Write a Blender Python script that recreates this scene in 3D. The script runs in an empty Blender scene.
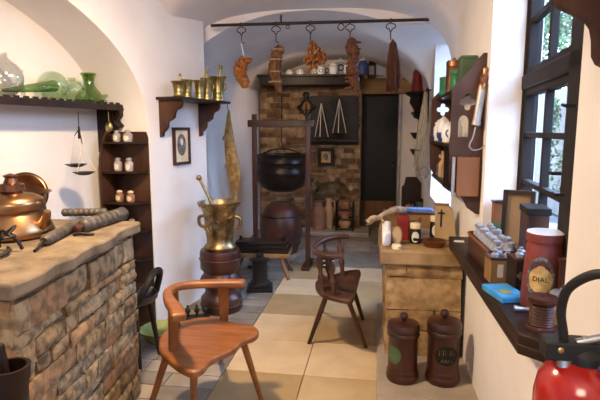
import bpy, bmesh, math, random
from mathutils import Vector, Matrix
random.seed(7)
R=math.radians; PI=math.pi
COL=bpy.context.scene.collection
SC=bpy.context.scene
# ---------------------------------------------------------------- camera model (used to measure places)
YAW,PIT,FP=R(8.75),R(8),500.0
CAMH=1.5
fw=Vector((-math.sin(YAW)*math.cos(PIT),math.cos(YAW)*math.cos(PIT),-math.sin(PIT)))
rt=Vector((math.cos(YAW),math.sin(YAW),0)); upv=rt.cross(fw)
C0=Vector((0,0,CAMH))
LO=Vector((-1.667,3.473,0)); LA=R(11.1)                 # left wall line
LU=Vector((math.sin(LA),math.cos(LA),0)); LN=Vector((math.cos(LA),-math.sin(LA),0))
LROT=R(90)-LA
RX=.57; RROT=R(-90)
def ray(px,py): return fw+rt*((px-300)/FP)+upv*((200-py)/FP)
def at(px,py,X=None,Y=None,Z=None,L=None):
    d=ray(px,py)
    if X is not None: t=X/d.x
    elif Y is not None: t=Y/d.y
    elif Z is not None: t=(Z-CAMH)/d.z
    else: t=(LO+LN*L-C0).dot(LN)/d.dot(LN)
    return C0+d*t
def mpp(p): return (p-C0).dot(fw)/FP
def F(x0,x1,yt,yb,**k):
    p=at((x0+x1)/2,yb,**k); m=mpp(p)
    return p,(x1-x0)/2*m,(yb-yt)*m
def FT(x0,x1,yt,yb,**k):                                  # for tall things: top at same ground distance
    p,r,h=F(x0,x1,yt,yb,**k)
    t=at((x0+x1)/2,yt,Y=p.y); return p,r,t.z-p.z
# ---------------------------------------------------------------- materials
MAT={}
def mat(name,c1,c2=None,rough=.6,metal=0,scale=8,stretch=(1,1,1),bump=.15,trans=0,alpha=1,detail=6,coat=0,ramp=(.35,.65),bscale=None,emit=None):
    m=bpy.data.materials.new(name); m.use_nodes=True; nt=m.node_tree; n=nt.nodes; l=nt.links
    b=n['Principled BSDF']; b.inputs['Roughness'].default_value=rough; b.inputs['Metallic'].default_value=metal
    if trans: b.inputs['Transmission Weight'].default_value=trans; b.inputs['IOR'].default_value=1.45
    b.inputs['Specular IOR Level'].default_value=.5 if (coat or metal or trans) else .28
    if coat: b.inputs['Coat Weight'].default_value=coat; b.inputs['Coat Roughness'].default_value=.15
    if emit: b.inputs['Emission Color'].default_value=(*emit[:3],1); b.inputs['Emission Strength'].default_value=emit[3]
    c1=(*c1,1); c2=(*(c2 or [x*.7 for x in c1[:3]]),1)
    tc=n.new('ShaderNodeTexCoord'); mp=n.new('ShaderNodeMapping'); mp.inputs['Scale'].default_value=stretch
    l.new(tc.outputs['Object'],mp.inputs['Vector'])
    no=n.new('ShaderNodeTexNoise'); no.inputs['Scale'].default_value=scale; no.inputs['Detail'].default_value=detail
    l.new(mp.outputs[0],no.inputs['Vector'])
    cr=n.new('ShaderNodeValToRGB'); cr.color_ramp.elements[0].position=ramp[0]; cr.color_ramp.elements[1].position=ramp[1]
    cr.color_ramp.elements[0].color=c2; cr.color_ramp.elements[1].color=c1
    l.new(no.outputs['Fac'],cr.inputs['Fac']); l.new(cr.outputs[0],b.inputs['Base Color'])
    if bump:
        n2=n.new('ShaderNodeTexNoise'); n2.inputs['Scale'].default_value=bscale or scale*2; n2.inputs['Detail'].default_value=8
        l.new(mp.outputs[0],n2.inputs['Vector'])
        bp=n.new('ShaderNodeBump'); bp.inputs['Strength'].default_value=bump; bp.inputs['Distance'].default_value=.01
        l.new(n2.outputs['Fac'],bp.inputs['Height']); l.new(bp.outputs[0],b.inputs['Normal'])
    MAT[name]=m; return m
mat('plaster',(.80,.755,.71),(.74,.69,.65),.9,scale=2.5,bump=.35,bscale=5)
mat('plaster_ceiling',(.78,.74,.72),(.71,.67,.66),.9,scale=2,bump=.4,bscale=4)
mat('oak_warm',(.25,.085,.018),(.15,.045,.009),.4,scale=5,stretch=(1,6,1),bump=.12,coat=.1)
mat('oak_mid',(.22,.10,.04),(.11,.045,.018),.5,scale=5,stretch=(1,1,.3),bump=.15)
mat('wood_dark',(.028,.013,.008),(.011,.006,.004),.42,scale=8,stretch=(1,1,.3),bump=.15)
mat('wood_brown',(.085,.036,.019),(.028,.011,.007),.45,scale=8,stretch=(1,1,.3),bump=.15)
mat('wood_red',(.058,.013,.007),(.021,.006,.004),.38,scale=7,stretch=(1,1,.3),bump=.1,coat=.12)
mat('wood_black',(.013,.009,.008),(.006,.005,.004),.55,scale=9,bump=.1)
mat('wood_orange',(.27,.11,.04),(.16,.06,.022),.5,scale=6,stretch=(1,1,.2),bump=.1)
mat('wood_pale',(.46,.33,.18),(.33,.22,.11),.6,scale=6,stretch=(1,1,.3),bump=.1)
mat('wood_board',(.30,.17,.07),(.17,.09,.035),.6,scale=7,stretch=(1,1,.3),bump=.15)
mat('beam_wood',(.36,.20,.07),(.20,.10,.035),.6,scale=7,stretch=(.3,1,1),bump=.2)
mat('window_wood',(.018,.012,.010),(.010,.007,.006),.75,scale=8,bump=.1)
mat('copper',(.50,.285,.135),(.30,.16,.075),.3,1,scale=5,bump=.05)
mat('copper_dark',(.36,.17,.08),(.20,.09,.05),.35,1,scale=6,bump=.08)
mat('brass',(.46,.36,.15),(.20,.15,.06),.34,1,scale=14,bump=.12)
mat('bronze',(.42,.30,.15),(.16,.105,.05),.36,1,scale=16,bump=.35)
mat('iron',(.03,.028,.028),(.015,.013,.013),.5,.6,scale=15,bump=.2)
mat('steel',(.55,.55,.55),(.40,.40,.40),.35,.9,scale=10,bump=.05)
mat('pewter',(.15,.125,.10),(.075,.062,.05),.55,.55,scale=18,bump=.2)
mat('cauldron',(.022,.014,.011),(.010,.007,.006),.3,.5,scale=10,stretch=(1,1,5),bump=.4)
mat('keg',(.10,.033,.02),(.028,.013,.010),.4,.0,scale=6,bump=.15)
mat('clay',(.36,.16,.085),(.22,.10,.055),.55,scale=6,bump=.1)
mat('clay_pale',(.58,.36,.19),(.42,.24,.12),.5,scale=6,bump=.1)
mat('glass_clear',(.93,.95,.94),(.93,.95,.94),.03,trans=1,bump=0)
mat('glass_green',(.62,.80,.58),(.55,.74,.50),.05,trans=1,bump=0)
mat('glass_green_deep',(.30,.52,.22),(.24,.44,.18),.08,trans=1,bump=0)
mat('pane',(.96,.97,.97),(.96,.97,.97),.0,trans=1,bump=0)
mat('stopper_grey',(.34,.36,.42),(.20,.20,.24),.25,scale=20,bump=.05)
mat('jar_glass',(.42,.36,.33),(.27,.23,.21),.2,scale=14,bump=.05)
mat('white_ceramic',(.78,.79,.80),(.68,.69,.71),.25,scale=8,bump=.02)
mat('blue_ceramic',(.05,.08,.25),(.03,.05,.18),.3,scale=20,bump=.02)
mat('green_tin',(.03,.22,.10),(.02,.12,.06),.35,scale=12,bump=.05)
mat('green_dull',(.08,.13,.06),(.05,.08,.04),.5,scale=12,bump=.05)
mat('red_paint',(.28,.022,.018),(.17,.012,.01),.35,scale=12,bump=.05)
mat('red_jar',(.22,.048,.038),(.11,.025,.02),.42,scale=9,bump=.08)
mat('red_gloss',(.42,.014,.009),(.36,.012,.008),.18,coat=.6,bump=0)
mat('gilt',(.62,.40,.14),(.40,.23,.07),.5,scale=30,bump=.1)
mat('worn_gilt',(.16,.11,.05),(.06,.035,.02),.5,scale=60,bump=0)
mat('cream',(.72,.62,.42),(.62,.50,.32),.6,scale=12,bump=.05)
mat('paper',(.72,.68,.60),(.60,.56,.48),.8,scale=10,bump=.02)
mat('print_grey',(.20,.18,.16),(.07,.065,.06),.8,scale=30,bump=0)
mat('black_paint',(.007,.007,.007),(.004,.004,.004),.45,bump=.02)
mat('rubber',(.018,.018,.018),(.012,.012,.012),.5,bump=.05)
mat('blue_strap',(.02,.09,.50),(.015,.06,.40),.5,bump=.05)
mat('blue_box',(.05,.30,.62),(.04,.22,.48),.4,scale=15,bump=.05)
mat('blue_book',(.16,.26,.60),(.10,.18,.45),.6,bump=.05)
mat('leather',(.025,.018,.02),(.015,.012,.013),.3,scale=20,bump=.1,coat=.2)
mat('olive_glaze',(.30,.31,.09),(.20,.21,.06),.4,scale=8,bump=.05)
mat('root_orange',(.36,.13,.03),(.13,.04,.010),.7,scale=40,bump=.7)
mat('root_brown',(.17,.075,.03),(.06,.026,.010),.8,scale=45,bump=.8,stretch=(1,1,.4))
mat('herb_dark',(.095,.032,.018),(.04,.014,.008),.85,scale=40,stretch=(2,2,.3),bump=.8)
mat('herb_red',(.15,.058,.027),(.06,.022,.012),.85,scale=45,bump=.9)
mat('herb_straw',(.42,.30,.16),(.24,.16,.08),.85,scale=30,stretch=(3,3,.3),bump=.5)
mat('fish_skin',(.46,.28,.09),(.20,.11,.035),.45,scale=24,bump=.5)
mat('root_pale',(.60,.46,.30),(.36,.23,.13),.75,scale=22,bump=.5)
mat('cord_white',(.62,.58,.52),(.5,.46,.4),.7,bump=0)
mat('pipe_grey',(.38,.35,.33),(.28,.26,.24),.4,.4,scale=12,bump=.05)
mat('mortar_joint',(.31,.225,.14),(.18,.13,.08),.95,scale=12,bump=.5)
for i,(a,b) in enumerate([((.36,.245,.125),(.15,.098,.048)),((.32,.21,.105),(.12,.075,.036)),((.42,.30,.165),(.20,.135,.07)),((.27,.18,.095),(.09,.058,.03)),((.33,.25,.155),(.15,.11,.065)),((.38,.21,.10),(.19,.12,.06))]):
    mat('stone%d'%i,a,b,.95,scale=22,bump=1,bscale=30,ramp=(.38,.58))
for i,(a,b) in enumerate([((.44,.29,.14),(.24,.145,.065)),((.38,.24,.11),(.19,.11,.05)),((.48,.33,.17),(.29,.18,.09)),((.33,.20,.09),(.15,.085,.04))]):
    mat('sand%d'%i,a,b,.95,scale=13,bump=1,bscale=22,ramp=(.36,.6))
for i,(a,b) in enumerate([((.36,.23,.12),(.15,.085,.04)),((.28,.165,.08),(.11,.06,.028)),((.42,.29,.16),(.19,.115,.055)),((.18,.10,.05),(.07,.04,.02))]):
    mat('hearth%d'%i,a,b,.9,scale=9,bump=.7,bscale=14)
mat('slab_stone',(.24,.175,.11),(.12,.085,.052),.85,scale=9,bump=.7,bscale=10)
mat('slab_sand',(.36,.24,.12),(.20,.12,.055),.85,scale=6,bump=.6,bscale=10)
mat('plinth_stone',(.36,.30,.235),(.25,.205,.165),.8,scale=4,bump=.35)
mat('tile_cream',(.62,.46,.275),(.53,.385,.225),.42,scale=5,bump=.06)
mat('tile_tan',(.40,.275,.135),(.33,.22,.105),.42,scale=5,bump=.06)
mat('tile_mid',(.47,.34,.185),(.40,.285,.15),.42,scale=5,bump=.06)
mat('tile_grey',(.25,.215,.18),(.17,.145,.12),.5,scale=6,bump=.2)
mat('grout',(.24,.20,.16),(.18,.15,.12),.9,scale=20,bump=.3)
mat('leaf_green',(.075,.115,.035),(.035,.06,.02),.7,scale=3,bump=.3)
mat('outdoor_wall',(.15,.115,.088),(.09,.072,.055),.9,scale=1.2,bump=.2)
mat('outdoor_ground',(.10,.09,.08),(.07,.065,.06),.9,scale=2,bump=.2)
def pane_mat():
    m=MAT['pane']; n=m.node_tree.nodes; l=m.node_tree.links
    tr=n.new('ShaderNodeBsdfTransparent'); gl=n.new('ShaderNodeBsdfGlossy'); gl.inputs['Roughness'].default_value=.03
    mx=n.new('ShaderNodeMixShader'); mx.inputs[0].default_value=.07
    l.new(tr.outputs[0],mx.inputs[1]); l.new(gl.outputs[0],mx.inputs[2])
    l.new(mx.outputs[0],n['Material Output'].inputs['Surface'])
pane_mat()
def thin_glass(name,col,g=.10):
    m=bpy.data.materials.new(name); m.use_nodes=True; n=m.node_tree.nodes; l=m.node_tree.links; MAT[name]=m
    tr=n.new('ShaderNodeBsdfTransparent'); tr.inputs[0].default_value=(*col,1); gl=n.new('ShaderNodeBsdfGlossy'); gl.inputs['Roughness'].default_value=.05; gl.inputs[0].default_value=(*[min(1,c*1.1) for c in col],1)
    lw=n.new('ShaderNodeLayerWeight'); lw.inputs[0].default_value=.35; mr=n.new('ShaderNodeMapRange'); mr.inputs[3].default_value=g; mr.inputs[4].default_value=.75
    mx=n.new('ShaderNodeMixShader'); l.new(lw.outputs['Facing'],mr.inputs[0]); l.new(mr.outputs[0],mx.inputs[0]); l.new(tr.outputs[0],mx.inputs[1]); l.new(gl.outputs[0],mx.inputs[2]); l.new(mx.outputs[0],n['Material Output'].inputs['Surface'])
thin_glass('glass_clear',(.93,.94,.93),.06); thin_glass('glass_green',(.78,.88,.74),.12); thin_glass('glass_green_deep',(.52,.66,.38),.13)
# ---------------------------------------------------------------- mesh helpers
def I(): return Matrix.Identity(4)
def T(x,y=0,z=0): return Matrix.Translation(Vector((x,y,z)) if not isinstance(x,Vector) else x)
def RZ(a): return Matrix.Rotation(a,4,'Z')
def RXm(a): return Matrix.Rotation(a,4,'X')
def RY(a): return Matrix.Rotation(a,4,'Y')
class MB:
    def __init__(s): s.v=[]; s.f=[]; s.m=[]; s.s=[]
    def add(s,vs,fs,M=None,mi=0,smooth=False):
        o=len(s.v)
        for v in vs:
            v=Vector(v); s.v.append(M@v if M is not None else v)
        for f in fs: s.f.append([i+o for i in f]); s.m.append(mi); s.s.append(smooth)
        return s
    def box(s,c,d,M=None,mi=0,taper=1):
        x,y,z=d[0]/2,d[1]/2,d[2]/2; t=taper
        vs=[(c[0]+a*x*(t if e>0 else 1),c[1]+b*y*(t if e>0 else 1),c[2]+e*z) for e in(-1,1) for b in(-1,1) for a in(-1,1)]
        return s.add(vs,[(0,2,3,1),(4,5,7,6),(0,1,5,4),(2,6,7,3),(0,4,6,2),(1,3,7,5)],M,mi)
    def lathe(s,prof,n=24,M=None,mi=0,smooth=True):
        vs=[];fs=[];k=len(prof)
        for i in range(n):
            a=2*PI*i/n
            for r,z in prof: vs.append((max(r,1e-4)*math.cos(a),max(r,1e-4)*math.sin(a),z))
        for i in range(n):
            j=(i+1)%n
            for q in range(k-1): fs.append((i*k+q,j*k+q,j*k+q+1,i*k+q+1))
        fs.append([i*k for i in range(n)][::-1]); fs.append([i*k+k-1 for i in range(n)])
        return s.add(vs,fs,M,mi,smooth)
    def tube(s,pts,r,n=8,M=None,mi=0,closed=False,smooth=True):
        pts=[Vector(p) for p in pts]; k=len(pts)
        rs=r if isinstance(r,(list,tuple)) else [r]*k
        vs=[];fs=[]; pn=None
        for i,p in enumerate(pts):
            if closed: t=pts[(i+1)%k]-pts[i-1]
            else: t=pts[min(i+1,k-1)]-pts[max(i-1,0)]
            t.normalize()
            if pn is None: pn=t.orthogonal().normalized()
            else:
                pn=pn-t*pn.dot(t)
                pn=pn.normalized() if pn.length>1e-6 else t.orthogonal().normalized()
            b=t.cross(pn)
            for j in range(n):
                a=2*PI*j/n; vs.append(p+(pn*math.cos(a)+b*math.sin(a))*rs[i])
        for i in range(k if closed else k-1):
            i2=(i+1)%k
            for j in range(n):
                j2=(j+1)%n; fs.append((i*n+j,i*n+j2,i2*n+j2,i2*n+j))
        if not closed: fs.append(list(range(n))[::-1]); fs.append([(k-1)*n+j for j in range(n)])
        return s.add(vs,fs,M,mi,smooth)
    def ell(s,c,r,n=16,M=None,mi=0,jit=0):
        if not isinstance(r,(tuple,list)): r=(r,r,r)
        vs=[];fs=[];h=n//2
        for i in range(1,h):
            t=PI*i/h
            for j in range(n):
                a=2*PI*j/n; q=1+random.uniform(-jit,jit)
                vs.append((c[0]+r[0]*q*math.sin(t)*math.cos(a),c[1]+r[1]*q*math.sin(t)*math.sin(a),c[2]-r[2]*q*math.cos(t)))
        b=len(vs); vs+=[(c[0],c[1],c[2]-r[2]),(c[0],c[1],c[2]+r[2])]
        for i in range(h-2):
            for j in range(n):
                j2=(j+1)%n; fs.append((i*n+j,i*n+j2,(i+1)*n+j2,(i+1)*n+j))
        for j in range(n):
            j2=(j+1)%n; fs.append((b,j2,j)); fs.append(((h-2)*n+j,(h-2)*n+j2,b+1))
        return s.add(vs,fs,M,mi,True)
    def prism(s,poly,h,M=None,mi=0,smooth=False):          # poly in XY, extruded to +Z by h
        n=len(poly); a=sum(poly[i][0]*poly[(i+1)%n][1]-poly[(i+1)%n][0]*poly[i][1] for i in range(n))
        if a<0: poly=poly[::-1]
        vs=[(p[0],p[1],0) for p in poly]+[(p[0],p[1],h) for p in poly]
        fs=[list(range(n))[::-1],list(range(n,2*n))]+[(i,(i+1)%n,(i+1)%n+n,i+n) for i in range(n)]
        return s.add(vs,fs,M,mi,smooth)
    def mesh(s,me,M=None,mi=0):
        return s.add([v.co.copy() for v in me.vertices],[list(p.vertices) for p in me.polygons],M,mi)
    def build(s,name,mats,parent=None,M=None,bevel=0,seg=2,flat=False,label=None):
        me=bpy.data.meshes.new(name); me.from_pydata([tuple(v) for v in s.v],[],s.f)
        if isinstance(mats,str): mats=[mats]
        for m in mats: me.materials.append(MAT[m])
        for p,mi,sm in zip(me.polygons,s.m,s.s): p.material_index=mi; p.use_smooth=sm and not flat
        me.update()
        try: me.set_sharp_from_angle(angle=R(50))
        except Exception: pass
        o=bpy.data.objects.new(name,me); COL.objects.link(o)
        if parent is not None: o.parent=parent
        if M is not None: o.matrix_local=M
        if bevel:
            md=o.modifiers.new('Bevel','BEVEL'); md.width=bevel; md.segments=seg; md.limit_method='ANGLE'; md.angle_limit=R(40)
        if label: o['label']=label
        return o
def tag(o,label,cat,group=None):
    o['label']=label; o['category']=cat
    if group: o['group']=group
    return o
def thing(name,label,cat,loc=(0,0,0),rz=0,group=None):
    o=bpy.data.objects.new(name,None); o.empty_display_size=.05; COL.objects.link(o)
    o.location=loc; o.rotation_euler=(0,0,rz); return tag(o,label,cat,group)
def solo(mb,name,mats,label,cat,loc=(0,0,0),rz=0,group=None,bevel=0):
    o=mb.build(name,mats,bevel=bevel); o.location=loc; o.rotation_euler=(0,0,rz); return tag(o,label,cat,group)
def struct(mb,name,mats,bevel=0):
    o=mb.build(name,mats,bevel=bevel); o['kind']='structure'; return o
def kids(o): return [c for c in bpy.data.objects if c.parent==o]
def copy_tree(o,parent=None):
    c=o.copy(); COL.objects.link(c); c.parent=parent
    for ch in kids(o): copy_tree(ch,c)
    return c
def plate(loops,th):                                       # flat plate with holes, in XY, centred in z
    cu=bpy.data.curves.new('c','CURVE'); cu.dimensions='2D'; cu.fill_mode='BOTH'; cu.extrude=th/2
    for lp in loops:
        sp=cu.splines.new('POLY'); sp.points.add(len(lp)-1)
        for i,p in enumerate(lp): sp.points[i].co=(p[0],p[1],0,1)
        sp.use_cyclic_u=True
    o=bpy.data.objects.new('c',cu); me=bpy.data.meshes.new_from_object(o)
    bpy.data.objects.remove(o); return me
def text(body,size,th=.0006):
    cu=bpy.data.curves.new('t','FONT'); cu.body=body; cu.size=size; cu.extrude=th; cu.align_x='CENTER'; cu.align_y='CENTER'; cu.space_line=.85
    o=bpy.data.objects.new('t',cu); me=bpy.data.meshes.new_from_object(o); bpy.data.objects.remove(o); return me
def wrap(mb,me,rad,z0,ang=-PI/2,mi=0,slope=0):             # text bent round a cylinder
    vs=[]
    for v in me.vertices:
        rr=rad+slope*v.co.y+v.co.z; a=ang+v.co.x/rad; vs.append((rr*math.cos(a),rr*math.sin(a),z0+v.co.y))
    mb.add(vs,[list(p.vertices) for p in me.polygons],None,mi)
def sc(prof,r,h): return [(a*r,b*h) for a,b in prof]
XZ=RXm(PI/2)                                              # maps plate XY -> XZ plane (facing -Y)
def smoothpath(pts,n=6,closed=False):
    P=[Vector(p) for p in pts]; k=len(P); out=[]
    for i in range(k if closed else k-1):
        if closed: a,b,c,d=P[i-1],P[i],P[(i+1)%k],P[(i+2)%k]
        else: a,b,c,d=P[max(i-1,0)],P[i],P[i+1],P[min(i+2,k-1)]
        for j in range(n):
            t=j/n; out.append(.5*((2*b)+(c-a)*t+(2*a-5*b+4*c-d)*t*t+(3*b-a-3*c+d)*t**3))
    if not closed: out.append(P[-1])
    return out
def stones(mb,O,U,N,W,H,ch=(.09,.15),sl=(.18,.4),nm=4,out=(.003,.014),skip=None,tilt=0,gap=.003):
    V=Vector((0,0,1)); z=0
    while z<H-.02:
        h=min(random.uniform(*ch),H-z)
        if H-z-h<.05: h=H-z
        x=-random.uniform(0,sl[0]*.6)
        while x<W-.01:
            w=random.uniform(*sl)
            a=max(x,0); b=min(x+w,W)
            if W-b<.06: b=W
            x+=w
            if b-a<.03: continue
            if skip and skip((a+b)/2,z+h/2): continue
            j=lambda s=.008: random.uniform(-s,s)
            g=gap; d=random.uniform(*out)
            c=[(a+g+j(),z+g+j()),(b-g+j(),z+g+j()),(b-g+j(),z+h-g+j()),(a+g+j(),z+h-g+j())]
            c=[(min(max(p,0),W),min(max(q,0),H)) for p,q in c]
            cx=sum(p[0] for p in c)/4; cz=sum(p[1] for p in c)/4
            vs=[]
            for p,q in c: vs.append(O+U*p+V*q-N*.02)
            ins=.012
            nx=5
            # front: grid nx x 3 displaced
            vs2=[]
            for r_ in range(4):
                tv=r_/3
                for q_ in range(nx):
                    tu=q_/(nx-1)
                    p=(c[0][0]*(1-tu)+c[1][0]*tu)*(1-tv)+(c[3][0]*(1-tu)+c[2][0]*tu)*tv
                    zz=(c[0][1]*(1-tu)+c[1][1]*tu)*(1-tv)+(c[3][1]*(1-tu)+c[2][1]*tu)*tv
                    edge=(r_ in(0,3)) or (q_ in(0,nx-1))
                    dd=d-(.008 if edge else 0)+random.uniform(-.004,.005)
                    vs2.append(O+U*p+V*zz+N*dd)
            fs=[]
            for r_ in range(3):
                for q_ in range(nx-1):
                    i0=4+r_*nx+q_; fs.append((i0,i0+1,i0+nx+1,i0+nx))
            bot=[4+i for i in range(nx)]; top=[4+3*nx+i for i in range(nx)]
            fs.append([0,1]+bot[::-1]); fs.append([3,2]+top[::-1]) ; fs.append([0]+[4+r*nx for r in range(4)]+[3]); fs.append([1]+[4+r*nx+nx-1 for r in range(4)]+[2])
            mb.add(vs+vs2,fs,None,random.randrange(nm) if random.random()<.97 or nm<5 else nm-1,True)
        z+=h
def arc(cx,cy,r,a0,a1,n): return [(cx+r*math.cos(a0+(a1-a0)*i/n),cy+r*math.sin(a0+(a1-a0)*i/n)) for i in range(n+1)]
exec_parts=[]
# ================================================================ SETTING
def LW(s,out,z): return LO+LU*s+LN*out+Vector((0,0,z))     # left wall frame
# floor: bed + individual slabs in one mesh
random.seed(11)
fl=MB(); fl.box((-.6,3.4,-.06),(7,10.4,.10),mi=4)
tones={(0,0):0,(1,0):0,(0,1):0,(1,1):1,(0,2):1,(1,2):2,(0,3):0,(1,3):2,(0,4):1,(1,4):0,(0,5):3,(1,5):3}
def tile(x0,x1,y0,y1,mi,g=.003):
    fl.box(((x0+x1)/2,(y0+y1)/2,-.006),(x1-x0-2*g,y1-y0-2*g,.012),mi=mi)
for r_ in range(-5,6):
    for c_ in range(2):
        x0=-.92+.5*c_; y0=2.87+.5*(r_-0)
        if r_<0: mi=random.choice([0,0,2,1])
        else: mi=tones.get((c_,r_),3)
        tile(x0,x0+.5,y0,y0+.5,mi)
y=.3
while y<5.8:                                               # narrow pavers along the left wall
    x=-.92
    while x>-2.9:
        w=random.uniform(.2,.34); tile(x-w,x,y,y+.155,3 if random.random()<.75 else 5,.004); x-=w
    y+=.155
y=5.87
while y<8.2:
    x=-2.9
    while x<1.6:
        w=random.uniform(.28,.42); tile(x,x+w,y,y+.27,3 if random.random()<.8 else 5,.004); x+=w
    y+=.27
x=.08
fo=struct(fl,'floor',['tile_cream','tile_tan','tile_mid','tile_grey','grout','plinth_stone'])
# plinth (low stone step under the right counter)
pl=MB()
for a,b in [(-.6,.35),(.35,1.2),(1.2,1.95),(1.95,2.62),(2.62,3.3),(3.3,4.12)]:
    pl.box((.30,(a+b)/2,.025),(.55,b-a-.006,.05))
struct(pl,'trim_1','plinth_stone',bevel=.006)
# left wall with the arched recess: a solid of constant section pushed outwards
def lwall():
    a0,b0,xc=1.66,.93,-1.63                                # arch half width, rise, centre (s)
    top=3.0; pts=[]
    arcp=[(xc+a0*math.cos(t),1.47+b0*math.sin(t)**.92) for t in [PI*i/36 for i in range(37)]]  # from right spring to left
    loop=[(.84,0),(.84,top),(-6,top),(-6,0),(xc-a0,0)]+[(p[0],p[1]) for p in arcp[::-1]]+[(xc+a0,0)]
    me=plate([loop],.42)
    # plate x -> along LU, plate y -> z, plate z -> along outward from the room
    M=Matrix(((LU.x,0,LN.x,0),(LU.y,0,LN.y,0),(0,1,0,0),(0,0,0,1)))
    M=Matrix.Translation(LO-LN*.21)@M
    mb=MB(); mb.mesh(me,M)
    # back of the recess
    vs=[LW(s,-.42,z) for s,z in((-6,0),(.84,0),(.84,3),(-6,3))]+[LW(s,-.55,z) for s,z in((-6,0),(.84,0),(.84,3),(-6,3))]
    mb.add(vs,[(0,1,2,3),(7,6,5,4),(0,4,5,1),(1,5,6,2),(2,6,7,3),(3,7,4,0)])
    return mb
struct(lwall(),'wall_left','plaster')
wb=MB(); e=LW(.84,0,0)                                    # far part of the left side
wb.box((-1.85,6.1,1.5),(.2,3.6,3)); wb.box((-1.83,4.4,1.5),(.4,.12,3)); struct(wb,'wall_left_rear','plaster')
# back wall with door opening
bw=MB(); bw.box((-1.05,7.72,1.5),(1.62,.3,3)); bw.box((.62,7.72,1.5),(.64,.3,3)); bw.box((.03,7.72,2.56),(.56,.3,1.03)); struct(bw,'wall_back','plaster')
dr=MB(); dr.box((.03,7.80,1.03),(.56,.05,2.06)); d1=struct(dr,'door_1','black_paint')
k=MB(); k.box((.03,7.765,.21),(.52,.02,.40)); k.build('kick_board','oak_mid',d1)
k=MB()
for s in(-1,1): k.box((.03+s*.29,7.56,1.02),(.045,.03,2.05))
k.box((.03,7.56,2.07),(.62,.03,.05)); k.build('door_frame','pipe_grey',d1,bevel=.004)
k=MB(); k.ell((.24,7.765,1.0),(.02,.02,.02),10); k.box((.24,7.775,1.0),(.03,.006,.14)); k.build('door_handle','iron',d1)
# right wall: near pier, sill wall, mid pier, far window recess, far pier
rw=MB()
def rbox(x0,x1,y0,y1,z0,z1,m=rw): m.box(((x0+x1)/2,(y0+y1)/2,(z0+z1)/2),(x1-x0,y1-y0,z1-z0))
rbox(.57,.80,-2.2,1.15,0,3); rbox(.57,.63,1.15,1.57,0,3); rbox(.63,.80,1.15,1.57,0,.82); rbox(.63,.80,1.15,1.57,2.72,3); rbox(.57,.80,1.57,2.78,0,.82); rbox(.57,.82,2.78,3.6,0,3); rbox(.57,1.0,3.6,3.95,0,3)
rbox(.57,1.0,3.95,5.46,0,.8); rbox(.57,1.0,3.95,5.46,2.5,3); rbox(.57,1.0,5.46,7.9,0,3); rbox(.57,.80,1.57,2.78,2.72,3)
struct(rw,'wall_right','plaster')
fb=MB(); fb.box((-.8,-2.1,1.5),(5,.2,3)); struct(fb,'wall_front','plaster')
# ceiling: crossed vaults
def vault(x,y):
    t=abs(x+.60)/1.22; A=1.86+.67*max(0,1-min(1,t**3.0))**.34
    if y>4.45:
        t2=(x+.62)/1.20; A=1.84+.68*math.sqrt(max(0,1-min(1,t2*t2)))
        u=(y-4.95)/.9; B=1.75+.75*math.sqrt(max(0,1-min(1,u*u))) if x>-.3 else 0
        return max(A,B)
    cy=2.45 if x>-.6 else 2.1
    u=(y-2.32)/2.02; B=1.60+1.15*math.sqrt(max(0,1-min(1,u*u)))
    return max(A,B)
cm=MB(); nx,ny=90,150; X0,X1,Y0,Y1=-3.2,.79,-2.2,7.9
ys=[Y0+(4.449-Y0)*i/110 for i in range(111)]+[4.451+(Y1-4.451)*i/70 for i in range(71)]
vs=[(X0+(X1-X0)*i/nx,yy,vault(X0+(X1-X0)*i/nx,yy)) for yy in ys for i in range(nx+1)]
fs=[(j*(nx+1)+i,(j+1)*(nx+1)+i,(j+1)*(nx+1)+i+1,j*(nx+1)+i+1) for j in range(len(ys)-1) for i in range(nx)]
cm.add(vs,fs,None,0,True); cei=struct(cm,'ceiling','plaster_ceiling')
rf=MB(); rf.box((-1.2,2.9,3.06),(4.4,10.6,.1)); struct(rf,'ceiling_slab','plaster_ceiling')
# window 1 (right, near)
W0=Vector((.775,2.80,0)); wa=R(4.4); WD=-Vector((math.sin(wa),math.cos(wa),0))  # towards the camera
WM=Matrix(((WD.x,0,0,W0.x),(WD.y,0,0,W0.y),(0,0,1,0),(0,0,0,1)))
wn=Vector((math.cos(wa),-math.sin(wa),0))
WM=Matrix(((WD.x,wn.x,0,W0.x),(WD.y,wn.y,0,W0.y),(0,0,1,0),(0,0,0,1)))         # local x along window, y outwards
w1=bpy.data.objects.new('window_1',None); COL.objects.link(w1); w1.matrix_world=WM; w1['kind']='structure'
def wbar(mb,x0,x1,z0,z1,d=.05,y=0): mb.box(((x0+x1)/2,y,(z0+z1)/2),(x1-x0,d,z1-z0))
fr=MB(); wbar(fr,-.06,.035,.80,2.85,.08); wbar(fr,1.56,1.63,.80,2.85,.10); wbar(fr,.86,1.06,.80,2.85,.09,0); wbar(fr,-.06,1.63,1.70,1.775,.09,-.0); wbar(fr,-.06,1.63,.78,.87,.10)
fr.build('window_frame','window_wood',w1,bevel=.008)
def casement(x0,x1,z0,z1,zs,nv=1):
    m=MB(); b=.04
    wbar(m,x0,x0+b,z0,z1,.05,-.005); wbar(m,x1-b,x1,z0,z1,.05,-.005); wbar(m,x0,x1,z0,z0+b,.05,-.005); wbar(m,x0,x1,z1-b,z1,.05,-.005)
    for i in range(nv): c=x0+(x1-x0)*(i+1)/(nv+1); wbar(m,c-.013,c+.013,z0,z1,.035,-.005)
    for z in zs: wbar(m,x0,x1,z-.013,z+.013,.035,-.005)
    o=m.build('casement','window_wood',w1,bevel=.004)
    g=MB(); g.box(((x0+x1)/2,0,(z0+z1)/2),(x1-x0-.03,.004,z1-z0-.03)); g.build('pane','pane',o)
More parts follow.
